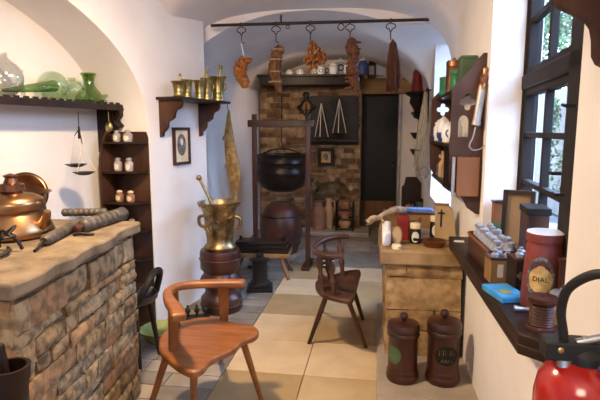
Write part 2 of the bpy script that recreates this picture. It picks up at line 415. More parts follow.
casement(.03,.87,.86,1.71,[1.235,1.475]); casement(1.05,1.57,.86,1.71,[1.235,1.475])
casement(.03,.87,1.765,2.8,[2.04,2.31,2.56]); casement(1.05,1.57,1.765,2.8,[2.04,2.31,2.56])
k=MB()
for x,z in((.92,1.27),(.97,1.58)):
    k.tube([(x,-.04,z),(x,-.075,z),(x-.02,-.078,z+.004)],.006)
k.tube([(.84,-.03,1.34),(.84,-.07,1.34),(.82,-.072,1.34)],.007)
k.build('latch','iron',w1)
k=MB()
for z in(1.10,1.60,2.0): k.tube([(-.01,-.06,z-.03),(-.01,-.06,z+.03)],.012)
k.build('hinge','iron',w1)
# window 2 (right, far, mostly hidden behind the wall cabinet)
w2=bpy.data.objects.new('window_2',None); COL.objects.link(w2); w2.location=(.93,4.7,0); w2['kind']='structure'
fr=MB()
for yy in(-.72,0,.72): fr.box((0,yy,1.65),(.07,.06,1.7))
for z in(.83,1.65,2.46): fr.box((0,0,z),(.06,1.5,.06))
fr.build('window_frame','window_wood',w2,bevel=.005)
g=MB(); g.box((.01,0,1.65),(.004,1.46,1.64)); g.build('pane','pane',w2)
# plaster rib where the vault meets the far pier
# outside: neighbouring house, greenery, ground
og=MB(); og.box((6,3,-.3),(10,24,.1)); struct(og,'ground_outside','outdoor_ground')
ob=MB(); ob.box((3.75,3,1.05),(.3,24,2.5))
solo(ob,'building','outdoor_wall','pale plastered house wall seen through the window panes','building')
random.seed(3)
def leaves(mb,c,r,n,sz):
    for i in range(n):
        v=Vector((random.gauss(0,1),random.gauss(0,1),random.gauss(0,1))).normalized()*(.5+.5*random.random())
        p=Vector((c[0]+v.x*r[0],c[1]+v.y*r[1],c[2]+v.z*r[2])); q=Matrix.Rotation(random.uniform(0,6.28),3,Vector((random.random()-.5,random.random()-.5,random.random()-.5+.01)).normalized())
        k=sz*random.uniform(.6,1.3)
        mb.add([p+q@Vector(u) for u in((-k,0,0),(0,-k*.45,.1*k),(k,0,0),(0,k*.45,.1*k))],[(0,1,2,3)])
bs=MB()
for i in range(40):
    leaves(bs,(3.45,random.uniform(3.0,11),random.uniform(.1,2.0)),(.09,random.uniform(.2,.45),random.uniform(.2,.4)),70,.055)
solo(bs,'climbing_shrub','leaf_green','green climbing shrub growing outside the window against pale house wall','shrub')
t=thing('leafy_tree','leafy green tree beyond the neighbouring house, seen through the upper window panes','tree',(4.9,14.0,-.25))
m=MB(); m.tube([(0,0,0),(.05,.1,2.2),(0,.2,3.6)],[.16,.13,.07],10); m.build('trunk','wood_board',t)
m=MB(); random.seed(77)
for i in range(70):
    a=random.uniform(0,6.28); rr=1.5*math.sqrt(random.random()); leaves(m,(math.cos(a)*rr*.8,math.sin(a)*rr*1.3,random.uniform(2.7,5.2)),(.45,.5,.35),60,.10)
m.build('crown','leaf_green',t)
# ================================================================ LEFT STONE HEARTH
random.seed(5)
HZ=1.0
hx1,hx0,hy0,hy1=-1.20,-2.18,1.44,2.52
h=thing('stone_hearth','waist-high rough masonry block with a flat stone top at left, holding the copper pot','masonry block',(-1.7,2.0,0))
def hl(m): 
    off=Vector((1.7,-2.0,0)); m.v=[v+off for v in m.v]; return m
m=MB()
A=Vector((hx1,hy0,0)); B=Vector((hx1-.115,hy1,0)); U=(B-A).normalized(); N=Vector((U.y,-U.x,0)); Ln=(B-A).length
core=[(hx0,hy0+.02),(hx1-.02,hy0+.02),(hx1-.135,hy1-.02),(hx0,hy1-.02)]
m.prism(core,HZ-.06,mi=6)
stones(m,A,U,N,Ln,HZ-.085,(.045,.10),(.10,.30),6,skip=None,out=(.0,.018))
stones(m,Vector((hx0,hy0,0)),Vector((1,0,0)),Vector((0,-1,0)),hx1-hx0,HZ-.06,(.045,.10),(.10,.30),6)
stones(m,B,Vector((-1,0,0)),Vector((0,1,0)),.9,HZ-.06,(.045,.10),(.10,.30),6)
hl(m).build('masonry',['stone%d'%i for i in range(6)]+['mortar_joint'],h)
# top slab with ragged edge
edge=[(hx0,hy0-.03)]
for i in range(9): edge.append((hx0+(hx1-hx0+.03)*(i+1)/9,hy0-.03+random.uniform(-.012,.012)))
for i in range(11):
    t=(i+.5)/11; p=A+U*Ln*t+N*(.035+random.uniform(-.018,.014)); edge.append((p.x,p.y))
edge.append((B.x+.035,B.y+.03)); edge.append((B.x-.02,B.y+.035))
for i in range(5): edge.append((B.x-.2*(i+1)+random.uniform(-.01,.01),hy1+.03))
edge=[(x,y) for x,y in edge if x>=hx0]; edge.append((hx0,hy1+.03))
m=MB(); m.prism([(x+1.7,y-2.0) for x,y in edge],.06,T(0,0,HZ-.06)); m.build('stone_top','slab_stone',h,bevel=.012)
# ================================================================ RIGHT STONE COUNTER
random.seed(9)
CZ=.75
c=thing('stone_counter','low sandstone counter with a thick slab top, standing beyond the two brown canisters','counter',(.3,3.6,0))
m=MB(); m.box((.0,.06,.34),(.44,.80,.60),mi=4)
def off(mb,v): mb.v=[p+Vector(v) for p in mb.v]; return mb
s_=MB(); stones(s_,Vector((.075,3.15,.05)),Vector((1,0,0)),Vector((0,-1,0)),.47,.60,(.13,.22),(.2,.45),4)
stones(s_,Vector((.075,4.1,.05)),Vector((0,-1,0)),Vector((-1,0,0)),.95,.60,(.12,.2),(.2,.45),4)
off(s_,(-.3,-3.6,0)); m.v+=[]; 
o=len(m.v); m.v+=s_.v; m.f+=[[i+o for i in f] for f in s_.f]; m.m+=s_.m; m.s+=s_.s
m.build('masonry',['sand0','sand1','sand2','sand3','mortar_joint'],c)
m=MB(); poly=[]
for i in range(7): poly.append((-.27+.53*i/6,-.48+random.uniform(-.008,.008)))
poly+=[(.265,.5),(-.27,.5)]
for i in range(5): poly.append((-.275+random.uniform(-.008,.008),.4-.17*i))
m.prism(poly,.10,T(0,0,.65)); m.build('stone_top','slab_sand',c,bevel=.015)
m=MB(); m.prism([(-.255,-.43),(-.20,-.38),(-.19,.02),(-.255,.02)],.10,T(0,0,.75)); m.build('plaster_rim','plaster',c,bevel=.02)
# ================================================================ WINDOW SILL BOARD
sb=thing('sill_board','long dark wooden sill board under the window, crowded with jars and boxes','sill board',(.5,2.3,.86))
m=MB(); m.prism([(.455,1.60),(.57,1.50),(.57,1.575),(.74,1.575),(.755,2.775),(.57,2.775),(.57,3.08),(.44,3.08)],.035,T(-.5,-2.3,-.035)); m.build('board','wood_dark',sb,bevel=.005)
m=MB(); m.prism([(.455,1.60),(.57,1.50),(.57,1.53),(.475,1.615),(.462,3.06),(.44,3.06)],.034,T(-.5,-2.3,-.069)); m.build('fascia','wood_dark',sb,bevel=.004)
for y in(2.0,2.95):
    m=MB(); pr=[(0,0),(-.10,0),(-.10,-.03),(-.06,-.06),(-.045,-.12),(-.02,-.16),(0,-.2)]
    m.mesh(plate([pr],.04),Matrix.Translation((.07,y-2.3,-.036))@XZ); m.build('bracket','wood_brown',sb)
# ================================================================ CHAIRS
def chair_seat(px,z,th=.035,scale=1): 
    pts=[at(x,y,Z=z) for x,y in px]; return pts
# front chair
random.seed(21)
sx=[(105,190),(112,165),(150,130),(215,105),(300,97),(370,115),(440,125),(468,145),(455,165),(410,183),(380,210),(330,235),(290,255),(270,280),(230,297),(180,280),(140,250),(110,220)]
P=[at(130+a/3.636,290+b/3.636,Z=.45) for a,b in sx]
cc=sum(P,Vector())/len(P); cc.z=0
ch=thing('armchair','orange-brown wooden chair with curved arm rail and wavy plank seat, nearest the camera','chair',cc)
def loc(v): return Vector(v)-cc
m=MB(); m.prism([(p.x-cc.x,p.y-cc.y) for p in smoothpath(P,4,True)],.035,T(0,0,.415)); m.build('seat','oak_warm',ch,bevel=.010,seg=3)
rz=.695
rail=[at(x,y,Z=rz) for x,y in [(179,316),(176,308),(170,300),(168,292),(174,286.5),(184,283.8),(200,282.3),(222,281.5),(245,281.5)]]
rs=smoothpath(rail,5); n=len(rs)
def strip(mb,pts,w,h,zc,M=None):                           # flat bent rail of rectangular section
    vs=[];fs=[];k=len(pts)
    for i,p in enumerate(pts):
        t=(pts[min(i+1,k-1)]-pts[max(i-1,0)]); t.z=0; t.normalize(); q=Vector((-t.y,t.x,0))
        ww=w(i/(k-1)) if callable(w) else w
        for a,b in((-1,-1),(1,-1),(1,1),(-1,1)): vs.append(Vector((p.x,p.y,zc))+q*a*ww/2+Vector((0,0,b*h/2)))
    for i in range(k-1):
        for j in range(4): j2=(j+1)%4; fs.append((i*4+j,i*4+j2,i*4+4+j2,i*4+4+j))
    fs.append((3,2,1,0)); fs.append((k*4-4,k*4-3,k*4-2,k*4-1)); mb.add(vs,fs,M)
m=MB(); strip(m,[loc(p) for p in rs],lambda t:.055+.012*math.cos(2*PI*t),.038,rz-.01); m.build('arm_rail','oak_warm',ch,bevel=.012,seg=3)
for (bx,by),(tx,ty),wd in [((173,352),(173.5,306),.05),((224,321),(223,284),.058),((177,327),(174,288),.04)]:
    b=loc(at(bx,by,Z=.44)); t=loc(at(tx,ty,Z=rz-.02))
    m=MB(); d=(t-b); rtv=Vector((math.cos(.5),math.sin(.5),0)) if bx>200 else Vector((.8,.6,0)); q=d.cross(rtv).normalized()
    vs=[]
    for p,k_ in((b,.8),(t,1.0)):
        for a,e in((-1,-1),(1,-1),(1,1),(-1,1)): vs.append(p+rtv*a*wd/2*k_+q*e*.012)
    m.add(vs,[(3,2,1,0),(4,5,6,7)]+[(j,(j+1)%4,(j+1)%4+4,j+4) for j in range(4)]); m.build('back_slat','oak_warm',ch,bevel=.004)
def leg(par,b,t,r0,r1,mt,name='leg',n=8):
    m=MB(); m.tube([b,b.lerp(t,.5),t],[r0,(r0+r1)/2*1.05,r1],n); return m.build(name,mt,par)
for f_,t_ in [((147,417),(168,352)),((193,425),(194,366)),((262,402),(242,338)),((218,352),(215,330))]:
    leg(ch,loc(at(*f_,Z=.0)),loc(at(*t_,Z=.425)),.013,.020,'oak_warm')
# second chair
sx=[(245,60),(262,48),(290,42),(330,30),(372,28),(368,55),(360,85),(350,112),(325,112),(300,107),(275,100),(256,90),(245,75)]
P=[at(230+a/2.857,260+b/2.857,Z=.44) for a,b in sx]
cc=sum(P,Vector())/len(P); cc.z=0
c2=thing('spindle_chair','dark brown chair with low curved back on turned spindles, on the pale floor tiles','chair',cc)
m=MB(); m.prism([(p.x-cc.x,p.y-cc.y) for p in smoothpath(P,3,True)],.032,T(0,0,.408)); m.build('seat','wood_brown',c2,bevel=.008)
rz=.72
rail=[at(x,y,Z=rz) for x,y in [(348,236),(336,237),(324,240),(316,245),(314,250),(320,254),(330,256),(342,255)]]
m=MB(); strip(m,[loc(p) for p in smoothpath(rail,5)],lambda t:.045+.012*math.cos(2*PI*t),.03,rz); m.build('back_rail','wood_brown',c2,bevel=.008)
for (bx,by),(tx,ty) in [((323,293),(318,251)),((334,297),(330,255)),((331,284),(324,242)),((343,277),(339,237.5))]:
    b=loc(at(bx,by,Z=.43)); t=loc(at(tx,ty,Z=rz-.01)); L_=(t-b).length
    pr=[(.010,0),(.012,.04),(.018,.10),(.011,.13),(.019,.18),(.010,.24),(.009,.26),(.012,.28)]
    pts=[b.lerp(t,z/.28) for r_,z in pr]; m=MB(); m.tube(smoothpath(pts,2),[1.25*pr[min(i//2,7)][0] for i in range(15)],10); m.build('spindle','wood_brown',c2)
for f_,t_ in [((309,343.5),(327,293)),((366,347.5),(347,297)),((363,319.5),(353,288)),((322,312),(330,284))]:
    leg(c2,loc(at(*f_,Z=0)),loc(at(*t_,Z=.415)),.014,.017,'wood_brown')
# ================================================================ CANISTERS
def canister(x0,x1,yt,yb,label,kind):
    p,r,hh=FT(x0,x1,yt,yb,Z=.05); H=hh
    t=thing('wooden_canister',label,'canister',p,0,None)
    m=MB(); m.lathe([(0,0),(r*.93,0),(r*.99,H*.03),(r,H*.07),(r*.97,H*.10),(r*.93,H*.12),(r*.97,H*.14),(r*.92,H*.17),(r*.90,H*.19),(r*.90,H*.66),(r*.91,H*.665)],32); m.build('body','wood_red',t)
    m=MB(); m.lathe([(0,H*.66),(r*.96,H*.66),(r,H*.68),(r*.97,H*.72),(r*.94,H*.73),(r*.99,H*.745),(r*1.0,H*.80),(r*.92,H*.845),(r*.6,H*.865),(r*.2,H*.875),(0,H*.875)],32); ld=m.build('lid','wood_red',t)
    m=MB(); m.lathe([(r*.13,H*.87),(r*.12,H*.89),(r*.24,H*.92),(r*.26,H*.95),(r*.2,H*.985),(0,H)],16); m.build('knob','wood_red',ld)
    if kind=='text':
        m=MB(); wrap(m,text('TINC',r*.5),r*.903,H*.47,-PI/2+.12,0); wrap(m,text('ARN.',r*.32),r*.903,H*.36,-PI/2+.12,0); m.build('lettering','worn_gilt',t,label='faint gilt lettering')
        m=MB(); vs=[]
        ell_=[(math.cos(a)*r*.72,math.sin(a)*H*.13) for a in [2*PI*i/28 for i in range(28)]]
        vs=[((r*.902)*math.cos(-PI/2+.12+x/(r*.9)),(r*.902)*math.sin(-PI/2+.12+x/(r*.9)),H*.43+z) for x,z in ell_]+[((r*.902)*math.cos(-PI/2+.12),(r*.902)*math.sin(-PI/2+.12),H*.43)]
        ms=MB(); 
        for k in range(-10,11):
            pass
        wrap_oval(ms,r*.9,H*.43,-PI/2+.12,r*.72,H*.13); ms.build('label_oval','wood_black',t,label='blackened painted oval behind the lettering')
    else:
        ms=MB(); wrap_oval(ms,r*.9,H*.42,-PI/2-.75,r*.55,H*.13); ms.build('label_oval','green_dull',t,label='worn dark green painted oval')
    return t
def wrap_oval(mb,rad,z0,ang,a,b,mi=0,n=16,eps=.0008):
    vs=[];fs=[]
    for i in range(n+1):
        x=-a+2*a*i/n; hgt=b*math.sqrt(max(0,1-(x/a)**2)); q=ang+x/rad
        for s in(-1,1): vs.append(((rad+eps)*math.cos(q),(rad+eps)*math.sin(q),z0+s*max(hgt,1e-4)))
    for i in range(n): fs.append((2*i,2*i+2,2*i+3,2*i+1))
    mb.add(vs,fs,None,mi)
canister(386,418,312,378,'red-brown turned wooden canister with knob lid and worn green oval, left of the pair','oval')
canister(425,459,309,380,'red-brown turned wooden canister with faint lettering, right of the pair by the wall','text')
# ================================================================ LEFT WALL RECESS SHELF
def at_recess(px,py,L): return at(px,py,L=L)
shA=at(137,108,L=-.20); shz=at(137,105.5,L=-.20).z
def LP(s,o,z): return LW(s,o,z)
sA=(shA-LO).dot(LU)
sf=thing('wall_shelf','long dark wall shelf with notched edge in the left recess, carrying green glassware','shelf',LW(sA,-.42,shz),LROT)
m=MB(); m.box((-1.3,-.11,-.012),(2.6,.22,.024)); m.build('board','wood_dark',sf,bevel=.003)
m=MB(); m.box((-1.3,-.215,-.025),(2.6,.012,.04))
for i in range(40): m.box((-2.57+i*.0655,-.216,-.0),(.036,.012,.022))
m.build('notched_edging','wood_dark',sf,bevel=.002)
for x in(-.17,-1.9):
    m=MB(); pr=[(0,0),(.21,0),(.21,-.06),(.17,-.10),(.17,-.15),(.10,-.19),(.10,-.25),(.04,-.29),(.03,-.33),(0,-.33)]
    m.mesh(plate([[(a,b) for a,b in pr]],.04),Matrix.Translation((x,0,-.024))@RZ(-PI/2)@XZ); m.build('bracket','wood_dark',sf,bevel=.003)
SH=shz
def shp(px,out): return at(px,104,L=out)                     # on the shelf top
def shbase(px,out):
    p=at(px,104,L=out); return LO+LU*(p-LO).dot(LU)+LN*out+Vector((0,0,SH+.001))
# glass
def hollow(prof,t=.003):
    return prof+[(max(r-t,0),z) for r,z in prof[::-1]]
p=shbase(5,-.31); m_=mpp(p); t=thing('round_flask','large clear round glass flask at the left end of the notched shelf','flask',p)
r=19*m_; m=MB(); pr=[(r*.3,0)]+[(r*math.sin(a),r-r*math.cos(a)) for a in [.35+(2.55-.35)*i/14 for i in range(15)]]+[(r*.3,r*2.05),(r*.28,r*2.3)]
m.lathe([(0,0)]+pr+[(q-.003 if q>.004 else q,z) for q,z in pr[::-1]]+[(0,.003)],28); m.build('bulb','glass_clear',t)
p=shbase(24,-.28); m=MB(); h_=28*mpp(p); m.lathe(hollow([(.012,0),(.014,.01),(.009,h_*.4),(.007,h_*.8),(.009,h_)],.002),12); solo(m,'glass_tube','glass_clear','slender upright clear glass tube right of the big round flask','glass tube',p)
# retort with long neck lying to the left
p=shbase(54,-.30); k_=mpp(p); t=thing('glass_retort','green glass retort with bulb and long neck lying to the left','retort',p)
r=14.5*k_; m=MB(); m.ell((0,0,r),(r,r,r),20); m.build('bulb','glass_green',t)
q1=shbase(55,-.225)-p+Vector((0,0,.085)); q0=shbase(4,-.21)-p+Vector((0,0,.03)); 
m=MB(); m.tube([q1+(q1-q0)*.02,q1,q1.lerp(q0,.5),q0],[.034,.036,.024,.009],14); m.build('neck','glass_green_deep',t)
p=shbase(73,-.325); k_=mpp(p); r=11*k_; m=MB(); m.ell((0,0,r),(r,r*.9,r),18); m.tube([(0,0,r*1.9),(0,0,r*2.15)],[r*.3,r*.35],12); solo(m,'glass_globe','glass_green','pale green glass globe directly left of the tall green jug','globe')
bpy.data.objects['glass_globe'].location=p
p=shbase(90,-.275); k_=mpp(p); t=thing('green_jug','tall green glass vessel with flared mouth and side spout, on notched shelf','vessel',p)
H=29*k_; r=14*k_
m=MB(); m.lathe([(0,0),(r*.8,0),(r,H*.1),(r*.85,H*.28),(r*.5,H*.5),(r*.36,H*.62),(r*.40,H*.85),(r*.55,H*.97),(r*.5,H),(r*.3,H*.6),(0,.01)],24); m.build('body','glass_green_deep',t)
m=MB(); m.tube([(r*.5*LU.x,r*.5*LU.y,H*.3),(r*1.2*LU.x,r*1.2*LU.y,H*.2),(r*1.75*LU.x,r*1.75*LU.y,H*.30)],[r*.3,r*.2,r*.12],10); m.build('spout','glass_green_deep',t)
m=MB(); wrap_oval(m,r*.62,H*.3,-PI/2-.2,r*.2,H*.12); m.build('paper_label','paper',t)
for px,rr,lab in [(92,4,'tiny clear glass stopper lying in front of the green jug'),(103,4.5,'small clear glass dish beside the green jug spout')]:
    p=shbase(px,-.235); r=rr*mpp(p); m=MB(); m.lathe([(0,0),(r*.6,0),(r,r*.5),(r*.95,r*.8),(r*.3,r*.5),(0,r*.4)],14); solo(m,'glass_stopper' if px==92 else 'glass_dish','glass_clear',lab,'glassware',p)
p=shbase(122,-.27); r=8.5*mpp(p); m=MB(); Mx=T(0,0,r*.9)@RZ(LROT)@RXm(R(70))
m.lathe([(0,-r*.25),(r*.6,-r*.22),(r*.9,-r*.05),(r,r*.15),(r*.93,r*.15),(r*.75,0),(0,-r*.1)],22,Mx); solo(m,'brass_bowl','copper_dark','small dull brass bowl tipped on its edge at the shelf end','bowl',p)
# utensils hanging from the shelf bracket
q=at(118,119,L=-.24); t=thing('iron_ladle','dark round iron skillet hanging below the right end of notched shelf','ladle',q)
r=9*mpp(q); m=MB(); m.lathe([(0,-.02),(r*.7,-.02),(r,.012),(r*.95,.012),(r*.6,-.01),(0,-.012)],20,RZ(LROT)@RXm(R(80))); m.build('bowl','cauldron',t); m=MB(); m.tube([(0,0,r*.9),(0,.0,r*1.5)],.005); m.build('hook','iron',t)
q=at(109,127,L=-.19); m=MB(); r=5*mpp(q); m.ell((0,0,0),(r*.8,r*.5,r*1.1),12); m.tube([(0,0,r),(0,0,r*3)],.003); solo(m,'brass_weight','brass','small brass weight hanging on the shelf bracket','weight',q)
q=at(127,127,L=-.24); m=MB(); m.tube([(math.cos(a)*.035,0,math.sin(a)*.035) for a in [2*PI*i/16 for i in range(16)]],.007,8,RZ(LROT),closed=True); m.tube([(0,0,.035),(0,0,.10)],.004); solo(m,'iron_ring','iron','dark iron ring hanging below shelf end above the corner rack','ring',q)
# ---- hanging balance
def balance(name,label,hook,beam_c,half,panL,panR,pr,bz,mt='iron',cord='cord_white',rzz=0,parent_loc=None):
    t=thing(name,label,'balance scale',hook)
    o=Vector(hook); m=MB(); m.tube([(0,0,0),Vector(beam_c)-o],.003); m.tube([Vector(beam_c)-o+Vector((0,0,.03)),Vector(beam_c)-o+Vector((0,0,-.05))],[.006,.010],8); m.build('hanger','iron',t)
    bl=Vector(panL)+Vector((0,0,bz)); br=Vector(panR)+Vector((0,0,bz)); m=MB(); m.tube([bl-o,Vector(beam_c)-o+Vector((0,0,.012)),br-o],[.003,.006,.003]); m.build('beam','iron',t)
    for pc,bp in((Vector(panL),bl),(Vector(panR),br)):
        m=MB(); m.lathe([(0,-pr*.32),(pr*.5,-pr*.26),(pr,0),(pr*.96,0),(pr*.45,-pr*.2),(0,-pr*.26)],24,T(pc-o)); pn=m.build('pan',mt,t)
        for k in range(3):
            a=2*PI*k/3+.5; m=MB(); m.tube([bp-o,pc-o+Vector((math.cos(a)*pr,math.sin(a)*pr,0))],.0022 if pr<.09 else .006,5); m.build('cord',cord,pn)
    return t
bc=at(79,131,L=-.17); hk=at(78,112,L=-.17)
balance('hanging_balance','small balance with two dark iron pans hanging from the notched shelf edge',hk,bc,.05,at(76,164,L=-.17),at(84,172,L=-.11),15.5/500*3.2*.98*.72,.18)
# ================================================================ CORNER RACK on the far jamb
jl=LW(-.055,-.06,0)
rk=thing('corner_rack','tall narrow dark brown rack of small shelves standing in the recess corner','rack',LW(.0,-.20,0),LROT-R(90)+0)
# local: x across (left->right in picture), y away from camera
rkM=rk
zt=at(138,128,L=-.1).z; 
rackrot=-LA
rk.rotation_euler.z=rackrot
def rloc(px,py,o): 
    p=at(px,py,L=o); return p
zs=[at(125,yy,Y=3.42).z for yy in(142,171.5,202.5,230.5,259,290,322)]
zp=at(140,124,Y=3.45).z; zb=.03
W_=.385
m=MB(); out=[(-.135,zb),(.19,zb),(.19,zp-.10),(.165,zp-.03),(.12,zp),(.08,zp-.01),(-.02,zp+.05),(-.135,zp+.05)]
m.mesh(plate([out],.018),Matrix.Translation((0,.038,0))@XZ); m.build('back_board','wood_brown',rk,bevel=.002)
m=MB(); out2=[(0,zb),(.16,zb),(.16,zp-.25),(.12,zp-.12),(.05,zp-.02),(0,zp+.02)]
m.mesh(plate([[(-a,b) for a,b in out2]],.018),Matrix.Translation((-.127,.03,0))@RZ(PI/2)@XZ); m.build('side_board','wood_brown',rk,bevel=.002)
for z in zs:
    m=MB(); m.prism([(-.117,.028),(.19,.028),(.19,-.03),(.15,-.10),(.02,-.13),(-.117,-.13)],.014,T(0,0,z-.014)); m.build('shelf_board','wood_dark',rk,bevel=.002)
def smalljar(loc_,r,h,kind,label,group=None,lbl='paper'):
    t=thing({'g':'glass_jar','r':'clay_jar'}[kind],label,'jar',loc_,0,group)
    m=MB(); m.lathe([(0,0),(r*.9,0),(r,h*.06),(r,h*.62),(r*.6,h*.74),(r*.6,h*.8),(r*.78,h*.82),(0,h*.82)],16); m.build('body','jar_glass' if kind=='g' else 'clay',t)
    m=MB(); m.lathe([(0,h*.82),(r*.75,h*.82),(r*.7,h*.93),(r*.3,h),(0,h)],12); m.build('stopper','pipe_grey' if kind=='g' else 'cream',t)
    m=MB(); wrap_oval(m,r*1.0,h*.33,-PI/2-.1,r*.7,h*.22); m.build('paper_label',lbl,t)
    return t
names=['top','second','third','fourth']
rackjars=[(0,'g','clear jar with dark stopper, left on the top shelf of the corner rack','wider pale-labelled jar, right on the top shelf of the corner rack'),
(1,'g','pale glass jar, left on the second shelf of the corner rack','pale glass jar, right on the second shelf of the corner rack'),
(2,'r','reddish clay jar, left on the third shelf of the corner rack','brown clay jar, right on the third shelf of the corner rack'),
(3,'g','pale jar low behind the hearth edge, left on the fourth rack shelf','pale jar, right on the fourth rack shelf')]
Mr=Matrix.Translation(rk.location)@RZ(rackrot)
for k,kd,l1,l2 in rackjars:
    for x,lab in((-.025,l1),(.075,l2)):
        hh=.085 if k!=1 else .10
        smalljar(Mr@Vector((x,-.055,zs[k]+.001)),.030 if k else .027+.008*(x>0),hh,kd,lab,None,'paper' if k!=2 else 'cream')
# ================================================================ ON THE HEARTH
def HF(x0,x1,yt,yb): return F(x0,x1,yt,yb,Z=HZ)
random.seed(31)
p,r,hh=F(-22,52,178,236,Z=HZ); k_=r/37
t=thing('copper_pot','big bellied copper pot with domed lid and short spout on the stone hearth','pot',p)
m=MB(); m.lathe([(0,0),(r*.84,0),(r*.97,r*.06),(r*1.0,r*.14),(r*.94,r*.30),(r*.80,r*.55),(r*.70,r*.70),(r*.72,r*.76),(0,r*.76)],40); m.build('body','copper',t)
m=MB(); m.lathe([(0,r*.74),(r*.78,r*.74),(r*.80,r*.78),(r*.78,r*.84),(r*.80,r*.88),(r*.74,r*1.02),(r*.56,r*1.12),(r*.30,r*1.17),(r*.26,r*1.22),(0,r*1.22)],40); ld=m.build('lid','copper',t)
m=MB(); m.lathe([(r*.26,r*1.20),(r*.32,r*1.24),(r*.32,r*1.40),(r*.18,r*1.44),(r*.13,r*1.58),(r*.19,r*1.64),(0,r*1.70)],20); m.build('lid_knob','copper_dark',ld)
m=MB(); m.tube([(r*.78,.0,r*.28),(r*1.02,-.02,r*.44),(r*1.14,-.03,r*.74)],[r*.17,r*.13,r*.09],12); m.build('spout','copper',t)
# round copper bowl behind, leaning
p=at(31,213,Z=HZ); q=p+Vector((.05,-.10,0)); rr=22*mpp(q)
t=thing('copper_strainer','round copper bowl with a pale rim leaning upright behind the copper pot','bowl',q)
Mx=T(0,0,rr*1.0)@RZ(R(18))@RXm(R(78)); m=MB(); m.lathe([(0,-rr*.35),(rr*.4,-rr*.3),(rr*.75,-rr*.12),(rr*.9,rr*.02),(rr,rr*.02),(rr,rr*.05),(rr*.88,rr*.05),(rr*.72,-rr*.08),(rr*.38,-rr*.24),(0,-rr*.29)],36,Mx); m.build('bowl','copper_dark',t)
m=MB(); m.tube([Mx@Vector((math.cos(a)*rr*.9,math.sin(a)*rr*.9,rr*.06)) for a in [2*PI*i/32 for i in range(32)]],.004,6,closed=True); m.build('rim','brass',t)
m=MB(); m.lathe([(0,0),(rr*.85,0),(rr,.012),(rr*.8,.02),(0,rr*.3)],28,T(rr*.4,-.01,rr*1.15)@RY(R(8))@T(0,0,0)@Matrix.Scale(.8,4)); m.build('lid','copper',t)
m=MB(); m.tube([(rr*.95,-.02,rr*1.2),(rr*1.0,-.03,rr*.8),(rr*1.02,-.03,rr*.25)],[.008,.010,.018],8); m.build('handle','iron',t)
# wrought iron trivet, front left
p=at(4,252,Z=HZ); t=thing('iron_trivet','tangled black wrought iron stand on the near left hearth corner','iron stand',p)
m=MB()
for a in range(3): b=2*PI*a/3+.4; m.tube(smoothpath([(math.cos(b)*.07,math.sin(b)*.07,.008),(math.cos(b)*.05,math.sin(b)*.05,.05),(math.cos(b)*.02,math.sin(b)*.02,.07)],4),.007); m.tube(smoothpath([(math.cos(b)*.02,math.sin(b)*.02,.07),(math.cos(b+.8)*.055,math.sin(b+.8)*.055,.10),(math.cos(b+1.4)*.03,math.sin(b+1.4)*.03,.075)],4),.006)
m.tube([(math.cos(a)*.045,math.sin(a)*.045,.065) for a in [2*PI*i/14 for i in range(14)]],.006,6,closed=True); m.build('frame','iron',t)
m=MB(); m.tube(smoothpath([(.02,0,.02),(.06,-.04,.02),(.07,-.10,.012),(.055,-.13,.012)],5),[.007]*16); m.ell((.052,-.135,.016),.016,8); m.build('handle','iron',t)
# three clyster-like metal syringes
def syringe(a,b,r,label,hook=False,knob=None,mt='pewter'):
    d=b-a; L_=d.length; t=thing('metal_syringe',label,'syringe',a)
    Mx=d.to_track_quat('Z','Y').to_matrix().to_4x4()
    pr=[(0,0),(r*.6,0),(r,L_*.03)]
    k=7
    for i in range(k): z=L_*(.04+.80*i/k); pr+=[(r*1.0,z),(r*1.08,z+.004),(r*1.08,z+.012),(r*.98,z+.016)]
    pr+=[(r*1.1,L_*.86),(r*1.12,L_*.93),(r*.9,L_*.97),(r*.3,L_),(0,L_)]
    m=MB(); m.lathe(pr,20,Mx); m.build('barrel',mt,t)
    m=MB()
    if knob: m.lathe([(0,-knob*2.6),(knob*.7,-knob*2.4),(knob,-knob*1.5),(knob*.7,-knob*.6),(r*.35,-knob*.3),(r*.35,.0)],14,Mx); m.build('plunger_handle','wood_red',t)
    if hook:
        c0=Mx@Vector((0,0,0)); fwd=(Mx@Vector((0,0,-1)))
        m.tube(smoothpath([c0,fwd*.03,fwd*.06+Vector((0,0,-.012)),fwd*.075+Vector((.012,-.03,-.018))],5),[.010,.006]+[.005]*20 if False else .006,8); m.build('nozzle','iron',t)
    return t
A_=at(75,229,Z=HZ+.03); B_=at(125,213,Z=HZ+.035); syringe(A_+(B_-A_)*.12,B_,.034,'ribbed pewter syringe with reddish wooden handle, front of the three on the hearth',knob=.022)
A_=at(44,241,Z=HZ+.026); B_=at(83,221,Z=HZ+.026); syringe(A_+Vector((0,0,0)),B_,.024,'ribbed pewter syringe with thin iron nozzle, beside the copper pot spout',hook=True)
A_=at(62,212.5,Z=HZ+.026); B_=at(108,212,Z=HZ+.026); syringe(A_,B_,.022,'plain pewter syringe lying at the back of the hearth, behind the other two')
p=at(100,232,Z=HZ)
p=at(80,236,Z=HZ); m=MB(); m.tube(smoothpath([(-.03,-.01,.005),(.0,.0,.012),(.04,.015,.006),(.06,.02,.004)],4),[.004]+[.008]*11+[.003],8); solo(m,'iron_spatula','iron','thin dark iron spatula lying in front of the reddish syringe handle','spatula',p)
